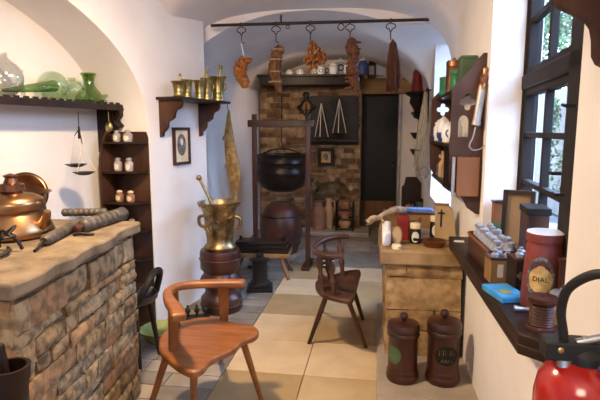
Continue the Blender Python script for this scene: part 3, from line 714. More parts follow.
# ================================================================ LOWER LEFT: dark stool, green bowl, mortar
p=at(140,352,Z=0); p=Vector((-1.56,2.92,0))
t=thing('leather_stool','dark leather-seated stool with rounded back behind the stone hearth','stool',p)
m=MB(); m.lathe([(0,.40),(.15,.40),(.17,.42),(.17,.45),(.13,.475),(0,.48)],28); m.build('seat','leather',t)
m=MB(); m.tube(smoothpath([(.10,.16,.42),(.17,.08,.58),(.175,-.02,.60),(.17,-.10,.55),(.12,-.15,.44)],6),.022,10); m.build('back_hoop','wood_black',t)
for a in(.6,2.2,3.7,5.4): leg(t,Vector((math.cos(a)*.17,math.sin(a)*.17,0)),Vector((math.cos(a)*.11,math.sin(a)*.11,.41)),.014,.020,'wood_dark')
p=at(149,356,Z=0); p=Vector((-1.50,3.22,0)); m=MB(); m.lathe([(0,0),(.07,0),(.085,.012),(.15,.085),(.155,.10),(.145,.10),(.08,.02),(0,.018)],28); solo(m,'glazed_bowl','olive_glaze','olive green glazed bowl on the floor behind the dark stool','bowl',p)
p=at(10,452,Z=.30); bp=Vector((-.90,1.20,0))
pc=at(8,366,Y=1.25); k_=mpp(pc)
t=thing('wooden_mortar','dark brown wooden mortar with pestle at the lower left picture corner','mortar',(pc.x,pc.y,0))
r=20*k_; H=pc.z; m=MB(); m.lathe([(0,0),(r*.9,0),(r*.95,.03),(r*.45,.09),(r*.4,H*.35),(r*.6,H*.5),(r*.78,H*.7),(r*.85,H*.92),(r,H*.96),(r*1.02,H),(r*.85,H),(r*.7,H*.8),(0,H*.6)],32); m.build('body','wood_dark',t)
m=MB(); m.tube([(0,0,H*.65),(-.014,0,H+.02),(-.022,0,H+.05)],[.020,.012,.013],12); m.ell((-.024,0,H+.055),.016,12); m.build('pestle','wood_dark',t)
# ================================================================ LEFT WALL: brass mortars on shelf, portrait
random.seed(41)
a_=at(157,97,L=0); b_=at(200,99,L=0); bsz=a_.z
s0=(a_-LO).dot(LU); s0=max(s0,.045); s1=(b_-LO).dot(LU)
ms=thing('bracket_shelf','short dark shelf on two scrolled brackets on the white left wall, holding brass mortars','shelf',LW(s0,0,bsz),LROT)
m=MB(); m.box((.36,-.115,-.011),(.76,.23,.022)); m.build('board','wood_dark',ms,bevel=.004)
for x in(.03,s1-s0-.02):
    m=MB(); pr=[(0,0),(.20,0),(.20,-.035),(.185,-.06),(.15,-.075),(.135,-.10),(.13,-.13),(.10,-.15),(.075,-.16),(.07,-.20),(.05,-.225),(.03,-.24),(.025,-.27),(0,-.28)]
    m.mesh(plate([pr],.028),Matrix.Translation((x,0,-.022))@RZ(-PI/2)@XZ); m.build('bracket','wood_brown',ms,bevel=.002)
def mortar(loc_,r,h,label,pest=None,mt='brass',cat='mortar',group=None,name='brass_mortar',handles=False,extra=None):
    t=thing(name,label,cat,loc_,0,group)
    m=MB(); m.lathe([(0,0),(r*.72,0),(r*.76,h*.06),(r*.60,h*.14),(r*.62,h*.30),(r*.66,h*.36),(r*.64,h*.40),(r*.74,h*.78),(r*.84,h*.9),(r,h*.97),(r,h),(r*.86,h),(r*.6,h*.5),(0,h*.2)],28)
    if extra: extra(m)
    m.build('body',mt,t)
    if pest is not None:
        a,l=pest; d=Vector((math.cos(a),-.1,0)); b=Vector((0,0,h*.35)); e=b+(d*.42+Vector((0,0,1)))*l
        m=MB(); m.tube([b,b.lerp(e,.9),e],[r*.16,r*.12,r*.12],10); m.ell(tuple(e),(r*.24,r*.24,r*.24),12); m.build('pestle',mt,t)
    if handles:
        for s in(-1,1):
            m=MB(); m.tube(smoothpath([(s*r*.62,0,h*.45),(s*r*.95,0,h*.5),(s*r*.98,0,h*.66),(s*r*.72,0,h*.7)],4),r*.08,8); m.build('handle',mt,t)
    return t
mort=[(174,13,81,94.5,None,'small brass mortar, first from left on the bracket shelf'),(182.5,11,79,95,(PI,1.3),'brass mortar with slanting pestle, second from left on the bracket shelf'),(190,11,79,95.5,(0.4,1.55),'brass mortar with pestle leaning right, third on the bracket shelf'),(198,12,77,96.5,(1.4,1.5),'upright brass mortar with pestle, fourth on the bracket shelf'),(209,15,76,97.5,(1.2,1.45),'largest brass mortar with ball-topped pestle, right end of the bracket shelf')]
for i,(cx,w_,yt,yb,pe,lab) in enumerate(mort):
    ss=.10+.150*i; p=LW(s0+ss-.03,.125+(.0 if i%2 else .02),bsz+.001)
    q=at(cx,yb,L=.13); k_=mpp(q); r=min(w_/2*k_*1.2,.078)
    mortar(p,r,(yb-yt)*k_*1.15,lab,(pe[0],pe[1]*(yb-yt)*k_*.8) if pe else None,handles=(i>2))
# portrait
p=at(180.5,146,L=0); k_=mpp(p)
t=thing('framed_portrait','small framed dark oval portrait print on the white left wall','picture',p,LROT)
pw=.235;ph=.30
m=MB(); m.mesh(plate([[(-pw/2,-ph/2),(pw/2,-ph/2),(pw/2,ph/2),(-pw/2,ph/2)],[(-pw/2+.022,-ph/2+.022),(pw/2-.022,-ph/2+.022),(pw/2-.022,ph/2-.022),(-pw/2+.022,ph/2-.022)]],.02),T(0,-.012,0)@XZ); m.build('frame','wood_brown',t,bevel=.003)
m=MB(); m.box((0,-.006,0),(pw-.03,.008,ph-.03)); m.build('mount','cream',t)
m=MB(); m.mesh(plate([[(math.cos(a)*.062,math.sin(a)*.088+.01) for a in [2*PI*i/30 for i in range(30)]]],.002),T(0,-.0115,0)@XZ)
pr=m.build('print','print_grey',t)
m=MB(); m.mesh(plate([[(math.cos(a)*.02,math.sin(a)*.027+.035) for a in [2*PI*i/20 for i in range(20)]]],.002),T(0,-.0135,0)@XZ); m.build('printed_face','paper',pr)
# dried fish
p=at(230,108,X=-1.66); p=at(231,110,Y=4.95)
wx=-1.70
t=thing('dried_fish','long golden-brown dried fish hanging head up on the wall left of the wooden frame','dried fish',(wx+.03,5.02,0)); 
ztop=at(227,110,Y=5.02).z; zb=at(236,200,Y=5.02).z; Hh=ztop-zb
t.location=at(228,110,Y=5.0); t.location.z=zb
prof=[(.0,.014),(.04,.024),(.10,.016),(.14,.040),(.25,.066),(.40,.072),(.55,.064),(.70,.050),(.80,.040),(.86,.028),(.92,.022),(1.0,.008)]
m=MB(); pts=[(.06*(1-z)+.012*math.sin(z*7),0,z*Hh) for z,_ in prof]; m.tube(smoothpath(pts,3),[prof[min(i//3,11)][1]*(1-(i%3)/3)+prof[min(i//3+1,11)][1]*((i%3)/3) for i in range(34)],12,Matrix.Diagonal((1,.5,1,1))); m.build('body','fish_skin',t)
m=MB()
for z,s in((.30,1),(.42,-1),(.72,-1)): 
    x=.06*(1-z); m.prism([(x+s*.03,z*Hh-.03),(x+s*.085,z*Hh-.05),(x+s*.08,z*Hh-.015),(x+s*.03,z*Hh+.05)],.006,XZ)
m.build('fin','fish_skin',t)
m=MB(); m.tube([(0,0,Hh),(-.005,0,Hh+.06)],.004,6); m.build('cord','iron',t)
# ================================================================ BIG BRONZE MORTAR ON PEDESTAL
p,r,hh=FT(202,241,250,309,Z=0)
pz=at(221,249,Y=p.y).z; r=.165
t=thing('turned_pedestal','dark stacked turned wooden pedestal under the big bronze mortar','pedestal',p)
m=MB(); m.lathe([(0,0),(r*.98,0),(r*1.02,.03),(r*1.02,pz*.22),(r*.92,pz*.25),(r*.80,pz*.30),(r*.78,pz*.36),(r*.95,pz*.43),(r*1.0,pz*.55),(r*.88,pz*.60),(r*.84,pz*.64),(r*1.0,pz*.70),(r*1.02,pz*.95),(r*.97,pz),(0,pz)],36); m.build('column','wood_red',t)
for z in(.12,.5,.86): m=MB(); m.tube([(math.cos(a)*r*1.025,math.sin(a)*r*1.025,pz*z) for a in [2*PI*i/36 for i in range(36)]],.007,6,closed=True); m.build('turned_ring','wood_brown',t)
k_=mpp(at(221,230,Y=p.y)); H=48*k_
def relief(m):
  random.seed(2)
  for i in range(22):
    a=-PI*.95+PI*.9*random.random(); z=random.uniform(.42,.74)*H; rr=.172*(.64+.10*(z/H-.4)/.38)
    m.tube(smoothpath([(math.cos(a)*rr,math.sin(a)*rr,z),(math.cos(a+.12)*(rr+.012),math.sin(a+.12)*(rr+.012),z+.02),(math.cos(a+.22)*(rr+.004),math.sin(a+.22)*(rr+.004),z-.01)],3),.007,6)
  for i in range(20): a=2*PI*i/20; m.ell((math.cos(a)*.172*.93,math.sin(a)*.172*.93,H*.93),(.011,.011,.008),8)
mt_=mortar((p.x,p.y,pz+.001),.178,H,'large ornate bronze mortar with tall pestle, on the turned pedestal',None,'bronze','mortar',None,'bronze_mortar',True,relief)
m=MB(); b=Vector((.03,0,H*.5)); e=at(199,178,Y=p.y)-Vector((p.x,p.y,pz)); m.tube([b,b.lerp(e,.93),e],[.017,.012,.012],10); m.ell(tuple(e),(.024,.024,.024),12); m.build('pestle','bronze',mt_)
# small turned dark object in front of pedestal
p=at(197,318,Z=0); t=thing('iron_boot_scraper','small dark low iron piece with knobs on the floor before the pedestal','iron piece',p,R(20))
m=MB(); m.box((0,0,.01),(.20,.08,.02)); m.build('base','iron',t,bevel=.004)
for x in(-.07,0,.07): m=MB(); m.lathe([(0,.02),(.014,.02),(.01,.04),(.022,.06),(.018,.08),(.006,.09),(.012,.105),(0,.115)],12,T(x,0,0)); m.build('finial','iron',t)
# ================================================================ TRESTLE with dark box, black jar
p=at(263,252,Z=.40); by=4.95
q=at(262,250,Y=by); t=thing('trestle_bench','low wooden bench with four splayed legs in front of the hanging cauldron','bench',(q.x,by,0),R(4))
hb=at(262,250,Y=by).z; W2=57*mpp(q)/2
m=MB(); m.box((0,0,hb-.02),(2*W2,.34,.04)); m.build('top','wood_board',t,bevel=.005)
for sx_ in(-1,1):
    for sy in(-1,1): leg(t,Vector((sx_*(W2+.0),sy*.17,0)),Vector((sx_*(W2*.68),sy*.11,hb-.03)),.016,.022,'oak_mid')
b0=thing('plank_press','dark wooden press of stacked boards lying on the splayed-leg bench','press',(q.x,by,hb+.001),R(4))
for k,(w_,d_,z0,z1,mm) in enumerate([(.98,.30,0,.035,'wood_dark'),(.92,.26,.038,.075,'wood_black'),(.86,.22,.078,.105,'wood_dark')]):
    m=MB(); m.box((0,0,(z0+z1)/2),(2*W2*w_,d_,z1-z0)); m.build('board',mm,b0,bevel=.003)
for s in(-1,1): m=MB(); m.lathe([(0,.10),(.012,.10),(.012,.13),(.02,.14),(0,.15)],10,T(s*W2*.75,0,0)); m.build('screw','iron',b0)
p=at(260,291,Z=0); p=at(260,289,Z=0); k_=mpp(p); t=thing('black_pedestal_jar','glossy black column jar on square foot, standing before the bench','jar',p,R(12))
m=MB(); m.box((0,0,.015),(.24,.24,.03)); m.box((0,0,.045),(.19,.19,.03)); m.build('foot','wood_black',t,bevel=.004)
H=36*k_; m=MB(); m.lathe([(0,.06),(.085,.06),(.075,.08),(.072,H*.75),(.08,H*.8),(.10,H*.84),(.06,H*.88),(0,H*.88)],28); m.build('column','wood_black',t)
m=MB(); m.lathe([(0,H*.88),(.05,H*.88),(.03,H*.93),(.045,H*.97),(.02,H*1.02),(0,H*1.06)],14); m.build('knob','iron',t)
# ================================================================ TIMBER FRAME, CAULDRON, BARREL
fy=5.35
xl=at(255,180,Y=fy).x; xr=at(308,180,Y=fy).x; zt=at(280,117,Y=fy).z; zbm=at(280,123.5,Y=fy).z; fl_=at(255,118,Y=fy)
t=thing('timber_frame','tall reddish brown wooden frame of two posts and a crossbar before the fireplace','wooden frame',((xl+xr)/2,fy,0))
hw=(xr-xl)/2
for s in(-1,1):
    m=MB(); m.box((s*hw,0,(zt+.03)/2),(.05,.05,zt+.03)); m.build('post','wood_red',t,bevel=.006)
    m=MB(); m.box((s*hw,0,.02),(.09,.42,.04)); m.build('foot','wood_red',t,bevel=.006)
m=MB(); m.box((0,-.005,zbm),(2*hw+.14,.045,.075)); m.build('crossbar','wood_red',t,bevel=.006)
for s in(-1,1): m=MB(); m.lathe([(0,-.04),(.012,-.04),(.012,-.03),(0,-.03)],8,T(s*hw,0,zbm)@RXm(PI/2)); m.build('peg','wood_dark',t)
cy_=5.75
q=at(282,160,Y=cy_); k_=mpp(q); r=26.5*k_; zt_=at(282,154,Y=cy_).z; zb_=at(282,191,Y=cy_).z; H=zt_-zb_
t=thing('hanging_cauldron','wide black iron cauldron with raised hoops, hanging from a rod in the frame','cauldron',(q.x,cy_,zb_))
m=MB(); m.lathe([(0,0),(r*.5,H*.02),(r*.8,H*.12),(r*.94,H*.3),(r*.97,H*.5),(r*.98,H*.54),(r*.95,H*.58),(r*.95,H*.74),(r*.99,H*.77),(r*.96,H*.81),(r*.97,H*.96),(r,H),(r*.92,H),(r*.85,H*.4),(0,H*.1)],36); m.build('body','cauldron',t)
m=MB(); m.tube(smoothpath([(-r*.97,0,H*.9),(-r*.5,0,H*1.08),(0,0,H*1.14),(r*.5,0,H*1.08),(r*.97,0,H*.9)],5),.010,8); m.build('handle','iron',t)
m=MB(); zz=at(281,96,Y=cy_).z-zb_; m.tube([(0,0,H*1.14),(0,0,H*1.2),(.012,0,H*1.26),(-.004,0,H*1.34),(0,0,zz)],.008,6); m.build('hanging_rod','iron',t)
p,r,hh=FT(258,301,203,254,Z=0); p.y+=.1
t=thing('dark_keg','bulging dark brown keg with reddish side standing beneath the cauldron','keg',p)
m=MB(); m.lathe([(0,0),(r*.70,0),(r*.86,hh*.15),(r*.98,hh*.38),(r*1.0,hh*.55),(r*.92,hh*.75),(r*.70,hh*.92),(r*.5,hh*.96),(r*.46,hh),(0,hh)],36); m.build('body','keg',t)
for z,f_ in((.2,.90),(.75,.925)): m=MB(); m.tube([(math.cos(a)*r*f_,math.sin(a)*r*f_,hh*z) for a in [2*PI*i/36 for i in range(36)]],.010,6,closed=True); m.build('hoop','iron',t)
p=at(313,262,Z=0); t=thing('striped_step_box','small dark box with pale stripes on the floor at the foot of the right post','box',(p.x+.16,p.y-.16,0),R(3))
m=MB(); m.box((0,0,.07),(.19,.16,.14)); m.build('body','wood_dark',t,bevel=.004)
for z in(.035,.085,.128): m=MB(); m.box((0,-.083,z),(.19,.006,.014)); m.build('stripe','cream',t)
# ================================================================ FIREPLACE
random.seed(17)
FY=7.28
fxl=at(260,150,Y=FY).x; fxr=at(360.5,150,Y=FY).x; fz=2.2
fp=thing('fireplace','tall brown brick fireplace breast with an arched niche at its right, below the dark mantel','fireplace',((fxl+fxr)/2,FY,0))
W_=fxr-fxl; ox=fxl-(fxl+fxr)/2
na=at(332,181,Y=FY); nl=at(312,228,Y=FY).x-(fxl+fxr)/2; nr_=at(352,228,Y=FY).x-(fxl+fxr)/2; ncx=(nl+nr_)/2; nw=(nr_-nl)/2; nzt=na.z; nsp=nzt-nw*1.05
out=[(ox,0),(ncx-nw,0),(ncx-nw,nsp)]+[(ncx-nw*math.cos(a),nsp+(nzt-nsp)*math.sin(a)**.8) for a in [PI*i/16 for i in range(1,16)]]+[(ncx+nw,nsp),(ncx+nw,0),(ox+W_,0),(ox+W_,fz),(ox,fz)]
m=MB(); m.mesh(plate([out],.26),T(0,.135,0)@XZ,4)
def inn(x,z):
    x=x+ox; 
    if abs(x-ncx)>nw*1.12: return False
    if z<nsp: return True
    return z<nsp+(nzt-nsp)*math.sin(math.acos(max(-1,min(1,(x-ncx)/(nw*1.12)))))**.8+.05
stones(m,Vector((ox,0,0)),Vector((1,0,0)),Vector((0,-1,0)),W_,fz,(.055,.095),(.12,.30),4,skip=inn)
n=13
for i in range(n):
    a0=PI*i/n+.02;a1=PI*(i+1)/n-.02; q=[]
    for rr_ in(1.0,1.22):
        for a in((a0,a1) if rr_==1.0 else (a1,a0)): q.append((ncx-nw*rr_*math.cos(a),nsp+((nzt-nsp)*(math.sin(a)**.8))*1.0+(rr_-1)*nw*math.sin(a)))
    m.prism(q,.02,T(0,0,0)@XZ,i%4)
m.build('breast',['hearth0','hearth1','hearth2','hearth3','mortar_joint'],fp)
# back of niche
m=MB(); stones(m,Vector((ncx-nw-.02,.235,0)),Vector((1,0,0)),Vector((0,-1,0)),2*nw+.04,nzt+.03,(.07,.11),(.14,.3),4); m.box((ncx,.25,nzt/2),(2*nw+.1,.03,nzt+.1),mi=4); m.build('niche_back',['hearth0','hearth1','hearth2','hearth3','mortar_joint'],fp)
m=MB(); m.box((ncx+.05,-.06,.03),(nw*2+.4,.55,.06)); m.build('hearth_step','plinth_stone',fp,bevel=.01)
# mantel
mz0=at(262,86,Y=6.85).z; mz1=at(262,77,Y=6.85).z
xL=at(260,80,Y=6.85).x; xR=at(359,84,Y=6.85).x
t=thing('mantel_beam','thick near-black mantel beam above the brick fireplace, carrying pharmacy jars','mantel',((xL+xR)/2,6.98,mz0),R(6))
Lm=xR-xL; m=MB(); m.box((0,0,(mz1-mz0)/2),(Lm,.40,mz1-mz0)); m.build('beam','wood_black',t,bevel=.008)
m=MB(); m.box((0,-.01,(mz1-mz0)+.0),(Lm+.06,.46,.03)); m.build('top_board','wood_black',t,bevel=.005)
m=MB(); m.box((-.55,-.16,-.08),(.09,.09,.16)); m.box((.60,-.10,-.05),(.08,.09,.10)); 
MZ=mz1+.016; mc=Vector(t.location); 
bx=at(388,86,Y=7.5); m=MB(); zl=at(388,94,Y=7.5).z; zh=at(388,78.5,Y=7.5).z; xa=at(358,86,Y=7.5).x; xb=at(415,86,Y=7.5).x
m.box((0,0,0),(xb-xa,.12,zh-zl)); solo(m,'lintel_beam','beam_wood','yellowish brown timber lintel above the dark doorway','beam',((xa+xb)/2,7.505,(zl+zh)/2),0,None,.008)
# panelled box on wall above door
z0=at(372,77,Y=7.5).z; z1=at(372,47,Y=7.5).z; xa=at(361,60,Y=7.5).x; xb=at(384,60,Y=7.5).x
t=thing('wall_cupboard','flush cream painted wall cupboard above the lintel, behind the hanging herbs','cupboard',((xa+xb)/2,7.5,z0+.01)); m=MB(); m.box((0,.02,(z1-z0)/2),(xb-xa,.10,z1-z0-.02)); m.build('body','plaster',t,bevel=.004); m=MB(); m.box((0,-.036,(z1-z0)/2),(xb-xa-.05,.012,z1-z0-.07)); dd_=m.build('door','plaster',t,bevel=.003); m=MB(); m.ell((.09,-.045,(z1-z0)/2),.012,8); m.build('knob','iron',dd_)
# mantel jars
mj=[(289.5,7,69,'tiny white jar, leftmost on the dark mantel',0),(300,7,69,'tiny white jar with dark label, second from left on the mantel',1),(315,7,68,'white jar just left of the row behind the coiled roots',1),(321,7,66,'white jar with dark round label, left of the tall pale jar',1),(327,8,64,'white jar with blue label beneath the coiled roots edge',1),(333.5,8,62,'pale bluish jar in the middle of the mantel row',0),(340.5,10,58,'tallest white jar with dark round emblem on the mantel',1),(348,8,61,'white jar partly behind the twisted root bundle',1),(355,8,60,'white jar just right of the twisted root bundle',0),(363,9,57,'white-capped jar with dark body near the right mantel end',2)]
def apoth(loc_,r,h,label,kind,group=None,cap='white_ceramic'):
    t=thing('pharmacy_jar',label,'jar',loc_,0,group)
    m=MB(); m.lathe([(0,0),(r*.8,0),(r*.85,h*.05),(r*.78,h*.10),(r,h*.25),(r,h*.62),(r*.7,h*.74),(r*.72,h*.78),(0,h*.78)],20); m.build('body','white_ceramic' if kind<2 else 'blue_ceramic',t)
    m=MB(); m.lathe([(0,h*.78),(r*.8,h*.78),(r*.82,h*.84),(r*.45,h*.92),(r*.2,h*.95),(r*.24,h*.98),(0,h)],16); m.build('lid',cap,t)
    if kind==1:
        m=MB(); wrap_oval(m,r,h*.43,-PI/2+.1,r*.62,h*.2); lb=m.build('label_oval','blue_ceramic',t); m=MB(); wrap_oval(m,r+.001,h*.43,-PI/2+.1,r*.4,h*.12); m.build('label_centre','white_ceramic',lb)
    return t
for cx,w_,yt,lab,kd in mj:
    q=at(cx,80,Y=6.86); k_=mpp(q); yy=at(cx,78,Z=MZ) 
    yj=6.84+(.0 if mj.index((cx,w_,yt,lab,kd))%2 else .17)+.06*(cx-300)/70; q=at(cx,80,Y=yj); p=Vector((q.x,yj,MZ)); zt=at(cx,yt,Y=p.y).z
    apoth(p,w_/2*k_*1.12,max(zt-MZ,.08),lab,kd)
p=at(371.5,78,Y=7.42); k_=mpp(p); t=thing('dark_square_jar','dark squarish jar with pale front at the right end of the mantel jars','jar',(p.x,7.38,at(371,79,Y=7.4).z-.0))
t.location.z=zh+.001
m=MB(); m.box((0,0,.10),(.12,.10,.20)); m.build('body','wood_dark',t,bevel=.01); m=MB(); m.box((0,-.053,.10),(.07,.004,.12)); m.build('label_plate','paper',t); m=MB(); m.lathe([(0,.2),(.04,.2),(.045,.23),(0,.24)],12); m.build('lid','wood_black',t)
# diamond iron ornament, hook-shelf, balance, small frame on the breast
q=at(306,107,Y=7.2); k_=mpp(q); m=MB(); a_=.115
t=thing('iron_diamond_bracket','black iron diamond-shaped bracket with round top, on the brick fireplace','iron bracket',(q.x,7.215,q.z))
m=MB(); m.tube([(0,0,a_*1.25),(a_*.85,0,0),(0,0,-a_*1.2),(-a_*.85,0,0)],.020,8,closed=True,smooth=False); m.build('frame','iron',t)
m=MB(); m.ell((0,0,a_*1.45),(.05,.025,.05),12); m.build('knob','iron',t)
for s in(-1,1): m=MB(); m.ell((s*a_*.95,0,0),(.03,.02,.03),8); m.build('side_knob','iron',t)
m=MB(); m.tube([(0,-.02,.05),(0,-.02,-.30)],.010,6); m.build('rod','iron',t)
sz=at(335,141,Y=7.1).z; xa=at(309,139,Y=7.15).x; xb=at(358,139,Y=7.15).x
t=thing('fireplace_shelf','narrow dark shelf across the brick breast below the white-corded balance','shelf',((xa+xb)/2,7.255,sz)); m=MB(); m.box((0,-.06,0),(xb-xa,.12,.03)); m.build('board','wood_dark',t,bevel=.003)
zz=at(330,97,Y=7.24).z-sz; m=MB(); m.box((0,.004,zz/2-.02),((xb-xa)*1.0,.022,zz+.08)); m.build('back_board','wood_black',t)
hk=at(333,93,Y=7.08); balance('corded_balance','balance with white cords and two brass pans hanging before the fireplace bricks',hk,at(330,103,Y=7.08),.1,at(321,137,Y=7.08),at(339,133,Y=7.08),.11,.47,'copper_dark','cord_white')
q=at(326,157,Y=7.24); t=thing('dark_framed_picture','small black framed picture on the bricks above the arched niche','picture',(q.x,7.235,q.z))
m=MB(); m.mesh(plate([[(-.12,-.13),(.12,-.13),(.12,.13),(-.12,.13)],[(-.07,-.08),(.07,-.08),(.07,.08),(-.07,.08)]],.03),XZ); m.build('frame','wood_black',t,bevel=.004); m=MB(); m.box((0,.008,0),(.16,.01,.18)); m.build('print','gilt',t); 
m=MB(); m.ell((0,.001,0),(.035,.006,.05),12); m.build('painted_figure','print_grey',t)
m=MB(); q=at(348,158,Y=7.24); m.box((0,0,0),(.16,.06,.03)); m.tube([(-.05,-.02,.015),(-.05,-.02,.10)],.02,8); m.tube([(.04,-.02,.015),(.04,-.02,.07)],.025,8); 
# jugs
p,r,hh=FT(313,325,206,234,Z=.06); p.y=7.12
def jug(p,r,h,label,mt,handle=1):
    t=thing('clay_jug',label,'jug',p); m=MB(); m.lathe([(0,0),(r*.6,0),(r*.8,h*.12),(r,h*.42),(r*.92,h*.62),(r*.55,h*.80),(r*.5,h*.90),(r*.62,h),(r*.5,h),(r*.4,h*.82),(0,h*.5)],24); m.build('body',mt,t)
    m=MB(); m.tube(smoothpath([(handle*r*.5,0,h*.92),(handle*r*1.1,0,h*.88),(handle*r*1.15,0,h*.65),(handle*r*.9,0,h*.5)],4),.011,8); m.build('handle',mt,t); return t
jx=at(317,225,Y=6.9); jug(Vector((jx.x,7.08,.061)),.115,.42,'round reddish clay jug at the left of the arched niche','clay',-1)
jx=at(327,225,Y=7.0); jug(Vector((jx.x-.0,7.25,.061)),.075,.44,'tall pale clay jug with handle, just right of the reddish jug','clay_pale',1)
# pot stack in the niche
q=at(343,232,Y=7.1); q=Vector((q.x+.02,7.16,.061))
t=thing('pot_rack','dark iron stand holding stacked clay pots in the arched niche','pot stand',q)
m=MB()
for x in(-.12,.12):
    for y in(-.10,.10): m.tube([(x,y,0),(x,y,.42)],.010,6)
for z in(.02,.16,.30):
    m.tube([(-.12,-.10,z),(.12,-.10,z),(.12,.10,z),(-.12,.10,z)],.009,6,closed=True)
m.build('frame','iron',t)
for z,mt,lab in((.03,'clay_pale','pale clay pot on the lowest tier of the iron niche stand'),(.17,'clay','red clay pot on the middle tier of the iron niche stand'),(.31,'clay','red clay pot on the top tier of the iron niche stand')):
    m=MB(); m.lathe([(0,0),(.06,0),(.085,.05),(.088,.08),(.07,.11),(.075,.12),(0,.12)],20); solo(m,'clay_pot',mt,lab,'pot',q+Vector((0,0,z)))
# ================================================================ RAIL WITH HANGING THINGS
ry=4.28
ra=at(211,25.5,Y=ry); rb=at(429,19.5,Y=ry)
t=thing('iron_rail','long black iron rail spanning the room under the vault, hung with hooks','rail',(ra+rb)/2)
m=MB(); d=(rb-ra)/2; m.tube([-d,d],.013,8); m.build('bar','iron',t)
o_=Vector(t.location)
q=at(281,14,Y=ry)-o_; m=MB(); zz=(ra.z+rb.z)/2
m.tube([Vector((q.x,0,0)),Vector((q.x,0,.07))],.008,6); m.build('hanger','iron',t)
def railz(px): return ra.lerp(rb,(px-211)/218)
def hook(px,lab):
    c=railz(px); t=thing('wire_hook',lab,'hook',c)
    m=MB(); w=.034
    m.tube(smoothpath([(0,-.016,.016),(0,-.020,-.01),(-.008,-.01,-.022),(-w,0,-.032),(-w,0,-.058),(-.010,0,-.066),(-.010,0,-.08),(.010,0,-.08),(.010,0,-.066),(w,0,-.058),(w,0,-.032),(.008,.0,-.022),(0,.020,-.01),(0,.016,.016)],2),.0042,6)
    m.tube([(0,0,-.08),(0,0,-.145),(.012,0,-.155),(.02,0,-.145)],.0042,6); m.build('wire','iron',t); return c
def blob(pts,rs,n=12,jit=.25,flat=.8):
    m=MB(); P=smoothpath(pts,4); k=len(P); R_=[]
    for i in range(k):
        u=i/4; a=int(min(u,len(rs)-2)); f=u-a; R_.append((rs[a]*(1-f)+rs[min(a+1,len(rs)-1)]*f)*random.uniform(1-jit,1+jit))
    m.tube(P,R_,n); return m
random.seed(8)
M5=mpp(at(300,50,Y=ry))
# 1 knobbly orange root
c=hook(243,'wire hook on the rail at far left, above the orange forked root'); t=thing('orange_root','knobbly bright orange-brown root hanging furthest left from the iron rail','dried root',c+Vector((0,-.0,-.155)))
def pxp(x,y,c): p=at(x,y,Y=ry); return p-Vector(t.location)
m=blob([pxp(245,57,c),pxp(243,63,c),pxp(240,69,c),pxp(241,76,c),pxp(244,82,c),pxp(245,88,c)],[.03,.05,.055,.05,.05,.02],jit=.18)
m.tube([pxp(244,63,c),pxp(250,60,c),pxp(252,58,c)],[.03,.022,.008],8); m.tube([pxp(242,64,c),pxp(238,66,c)],[.03,.01],8); m.tube([pxp(244,78,c),pxp(249,83,c)],[.04,.015],8); m.build('root','root_orange',t)
m=MB(); m.tube([(0,0,0),pxp(244,58,c)],.003,5); m.build('string','cord_white',t)
# 2 long brown bundle
c=hook(279,'wire hook holding the long shaggy brown bundle on the rail'); t=thing('dried_bundle','long shaggy brown curved bundle hanging second from left on the iron rail','dried bundle',c+Vector((0,0,-.155)))
m=blob([pxp(281,46,c),pxp(277,55,c),pxp(275,65,c),pxp(275,75,c),pxp(278,84,c),pxp(280,93,c)],[.035,.050,.052,.050,.042,.012],14,.2); m.build('stalks','root_brown',t)
m=MB()
for z in(50,60,72,82): q=pxp(277.5 if z<60 else 275.5,z,c); m=MB(); m.tube([q+Vector((math.cos(a)*.058,math.sin(a)*.058,0)) for a in [2*PI*i/14 for i in range(14)]],.005,5,closed=True); m.build('binding','herb_straw',t)
# 3 coiled roots / mushrooms
c=hook(314,'wire hook above the bunch of coiled golden roots on the rail'); t=thing('coiled_roots','bunch of curled golden-brown dried slices hanging at the middle of the rail','dried slices',c+Vector((0,0,-.155)))
m=MB()
for i in range(26):
    cx,cy=random.choice([(315,50),(322,54),(310,60),(316,62),(312,68),(319,58),(308,64)]); q=pxp(cx+random.uniform(-3,3),cy+random.uniform(-3,3),c); q.y+=random.uniform(-.05,.05)
    a0=random.uniform(0,6); r_=random.uniform(.025,.045); tl=Matrix.Rotation(random.uniform(-1,1),4,'X')@RZ(a0)
    m.tube([q+(tl@Vector((math.cos(a)*r_,0,math.sin(a)*r_))) for a in [4.6*j/9 for j in range(10)]],[.010]*9+[.004],7)
m.build('slices','root_orange',t); m=MB(); m.tube([(0,0,0),pxp(315,48,c)],.003,5); m.build('string','cord_white',t)
# 4 twisted herb bundle
c=hook(353.5,'wire hook above the twisted rough bundle near the right of the rail'); t=thing('twisted_bundle','rough twisted reddish-brown root bundle hanging fourth on the rail','dried bundle',c+Vector((0,0,-.12)))
m=blob([pxp(353,38,c),pxp(351,46,c),pxp(354,54,c),pxp(352,64,c),pxp(353,74,c),pxp(355,84,c),pxp(359,96,c)],[.022,.045,.042,.040,.050,.035,.012],12,.3); 
for i in range(10): y_=42+i*5; q=pxp(352.5,y_,c); m.tube([q,q+Vector((random.choice([-1,1])*random.uniform(.05,.07),random.uniform(-.03,.03),random.uniform(-.02,.03)))],[.02,.006],6)
m.build('roots','herb_red',t)
